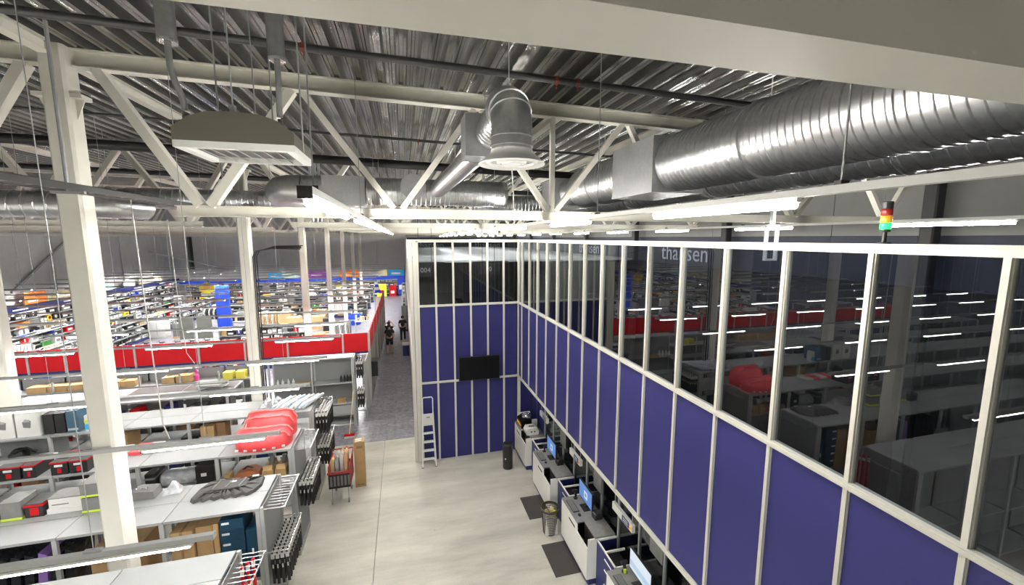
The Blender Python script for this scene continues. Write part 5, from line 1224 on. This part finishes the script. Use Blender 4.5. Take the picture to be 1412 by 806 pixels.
def bicycle(k, x, y, m, cn):
    t = T('bicycle', f'{cn} bicycle standing in the row behind the red fascia, {ORD[k]} from the side wall', 'bicycle', (x, y, 0), 'bicycles', R(12 + 5 * (k % 3)))
    for s in (-.5, .5):
        MB().tube([(s + .33 * math.cos(a), 0, .34 + .33 * math.sin(a)) for a in [q * math.pi / 10 for q in range(21)]], .018, 6).obj('wheel', BLACK, t)
        for q in range(4): MB().tube([(s + .32 * math.cos(q * .785), 0, .34 + .32 * math.sin(q * .785)), (s - .32 * math.cos(q * .785), 0, .34 - .32 * math.sin(q * .785))], .003, 3).obj('spoke', CHROME, t)
    P = {'r': (-.5, 0, .34), 'f': (.5, 0, .34), 'bb': (-.08, 0, .30), 'st': (-.2, 0, .78), 'hd': (.36, 0, .82)}
    f = MB()
    for a, b in (('r', 'bb'), ('bb', 'st'), ('r', 'st'), ('st', 'hd'), ('bb', 'hd'), ('hd', 'f')): f.tube([P[a], P[b]], .018, 6)
    f.obj('frame', m, t)
    MB().tube([(.36, 0, .82), (.33, 0, .98)], .014, 6).tube([(.3, -.28, .98), (.36, 0, 1.0), (.3, .28, .98)], .014, 6).obj('handlebar', BLACK, t)
    MB().prism([(-.34, .9), (-.1, .92), (-.08, .95), (-.34, .96)], 'y', -.06, .06).tube([(-.2, 0, .78), (-.22, 0, .9)], .014, 6).obj('saddle', BLACK, t)
for k in range(8):
    cn, m = [('black', BLACK), ('blue', ROYAL), ('white', WPLAST), ('royal blue', ROYAL), ('grey', GREY), ('dark', BLACK), ('navy', NAVYP), ('pale', WPLAST)][k]
    bicycle(k, -16.2 + .75 * k, 27.4, m, cn)

# larger floor displays between the gondolas
rnd = random.Random(33)
SPOT = [(-5.2, 27.2), (-4.0, 28.6), (-3.0, 32.0), (-5.4, 32.2), (-9.6, 33.4), (-11.8, 34.2), (-6.6, 36.4), (-5.2, 36.4), (-8.2, 40.4), (-11.5, 40.6), (-14.4, 36.4), (-15.3, 40.4), (-5.0, 44.6), (-9.0, 44.6), (-12.8, 44.4), (-6.9, 27.8), (-19.1, 26.2), (-19.1, 30.5), (-19.2, 35.0), (-22.2, 33.5), (-22.2, 38.2), (-15.0, 46.0 - 13.0)]
WHERE = ['behind the low colourful gondola', 'between the fascia flag and low gondola', 'beside the blue sales bin', 'short of the nearest wooden crate', 'beside the wooden crate by the cables', 'in front of the wooden counter', 'behind the crate by the cables', 'behind the crate by the aisle', 'between the middle cross gondolas', 'behind the middle gondola by the tower', 'beyond the royal blue tower', 'beyond the white cabinet', 'before the last gondola by the aisle', 'before the last gondola, halfway along', 'before the last gondola, side wall end', 'behind the low gondola, tower side', 'nearest between the long gondolas', 'second between the long gondolas', 'third between the long gondolas', 'nearest along the side wall', 'second along the side wall', 'beside the slatted boards']
FD = [('white', WPLAST), ('black', BLACK), ('brown', CARTON), ('grey', GREY), ('blue', ROYAL), ('red', RED)]
for k, (x, y) in enumerate(SPOT):
    cn, m = rnd.choices(FD, [6, 5, 4, 3, 1, 1])[0]
    if k % 3 == 0:
        t = T('pallet_stack', f'pallet of {cn} boxes {WHERE[k]}', 'pallet', (x, y, 0), 'pallet stacks', R(rnd.uniform(-6, 6)))
        MB().box(-.4, -.3, 0, .4, .3, .12).obj('pallet_base', WOOD, t)
        for q in range(6): MB().box(-.38 + .39 * (q % 2), -.28, .125 + .3 * (q // 2), -.01 + .39 * (q % 2), .28, .415 + .3 * (q // 2)).obj('stacked_box', m, t)
    elif k % 3 == 1:
        t = T('clothes_rail', f'clothes rail with {cn} garments {WHERE[k]}', 'clothes rail', (x, y, 0), 'clothes rails', R(rnd.uniform(-20, 20)))
        for s in (-.55, .55): MB().bar((s, 0, 0), (s, 0, 1.5), .03, .03).bar((s, -.25, .02), (s, .25, .02), .03, .03).obj('stand', CHROME, t)
        MB().bar((-.55, 0, 1.5), (.55, 0, 1.5), .03, .03).obj('top_bar', CHROME, t)
        for q in range(9): MB().prism([(-.22, 1.15), (-.1, 1.42), (.1, 1.42), (.22, 1.15), (.16, .6), (-.16, .6)], 'x', -.5 + .118 * q, -.43 + .118 * q).obj('hung_garment', m if q % 3 else WPLAST, t)
    else:
        t = T('sales_table', f'sales table with {cn} goods {WHERE[k]}', 'table', (x, y, 0), 'sales tables', R(rnd.uniform(-6, 6)))
        MB().box(-.6, -.35, .74, .6, .35, .80).obj('table_top', WPLAST, t)
        for a, b in ((-.55, -.3), (.55, -.3), (.55, .3), (-.55, .3)): MB().box(a - .025, b - .025, 0, a + .025, b + .025, .74).obj('leg', UPR, t)
        for q in range(7): MB().box(-.55 + .16 * q, -.25, .80, -.43 + .16 * q, .2, .80 + rnd.uniform(.1, .4)).obj('displayed_box', m if q % 2 else (WPLAST, BLACK, CREAM)[q % 3], t)

# small details hang under the part they sit on (thing > part > sub-part)
SUBP = {'handle_slot': 'front_panel', 'drawer_handle': 'front', 'screen': 'bezel', 'window_panel': 'bezel', 'navy_label': 'bar', 'printed_line': 'bar body', 'yellow_label': 'bar', 'logo': 'bar',
        'printed_label': 'body', 'tape': 'body', 'band': 'body', 'white_label': 'body', 'dark_mark': 'body', 'printed_mark': 'body', 'key_row': 'case', 'paper_slot': 'body', 'socket': 'body', 'badge': 'body',
        'sticker': 'moulded_tray', 'slot': 'moulded_tray', 'rib': 'moulded_tray', 'tape_patch': 'bumper_shell', 'white_print': 'navy_band', 'print': 'panel tub diamond', 'louvre': 'outlet_frame', 'drawer': 'cabinet',
        'label': 'tool_tray', 'spoke': 'wheel', 'foot': 'front_stile', 'lime_label': 'handle', 'digits': 'board', 'picture': 'body', 'picture_top': 'body', 'green_band': 'body', 'amber_strip': 'body', 'chrome_dome': 'body', 'slat': 'panel', 'flap': 'body'}
bpy.context.view_layer.update()
stem_ = lambda o: o.name.split('.')[0]
mid_ = lambda o: sum((Vector(c) for c in o.bound_box), Vector()) / 8
for o in list(COL.objects):
    if o.parent is None or stem_(o) not in SUBP or o.parent.parent is not None: continue
    host = [q for q in o.parent.children if stem_(q) in SUBP[stem_(o)].split() and q is not o and q.location.length < 1e-6 and Vector(q.rotation_euler).length < 1e-6]
    if not host: continue
    m0 = mid_(o) if o.location.length < 1e-6 else Vector(o.location)
    o.parent = min(host, key=lambda q: (mid_(q) - m0).length)
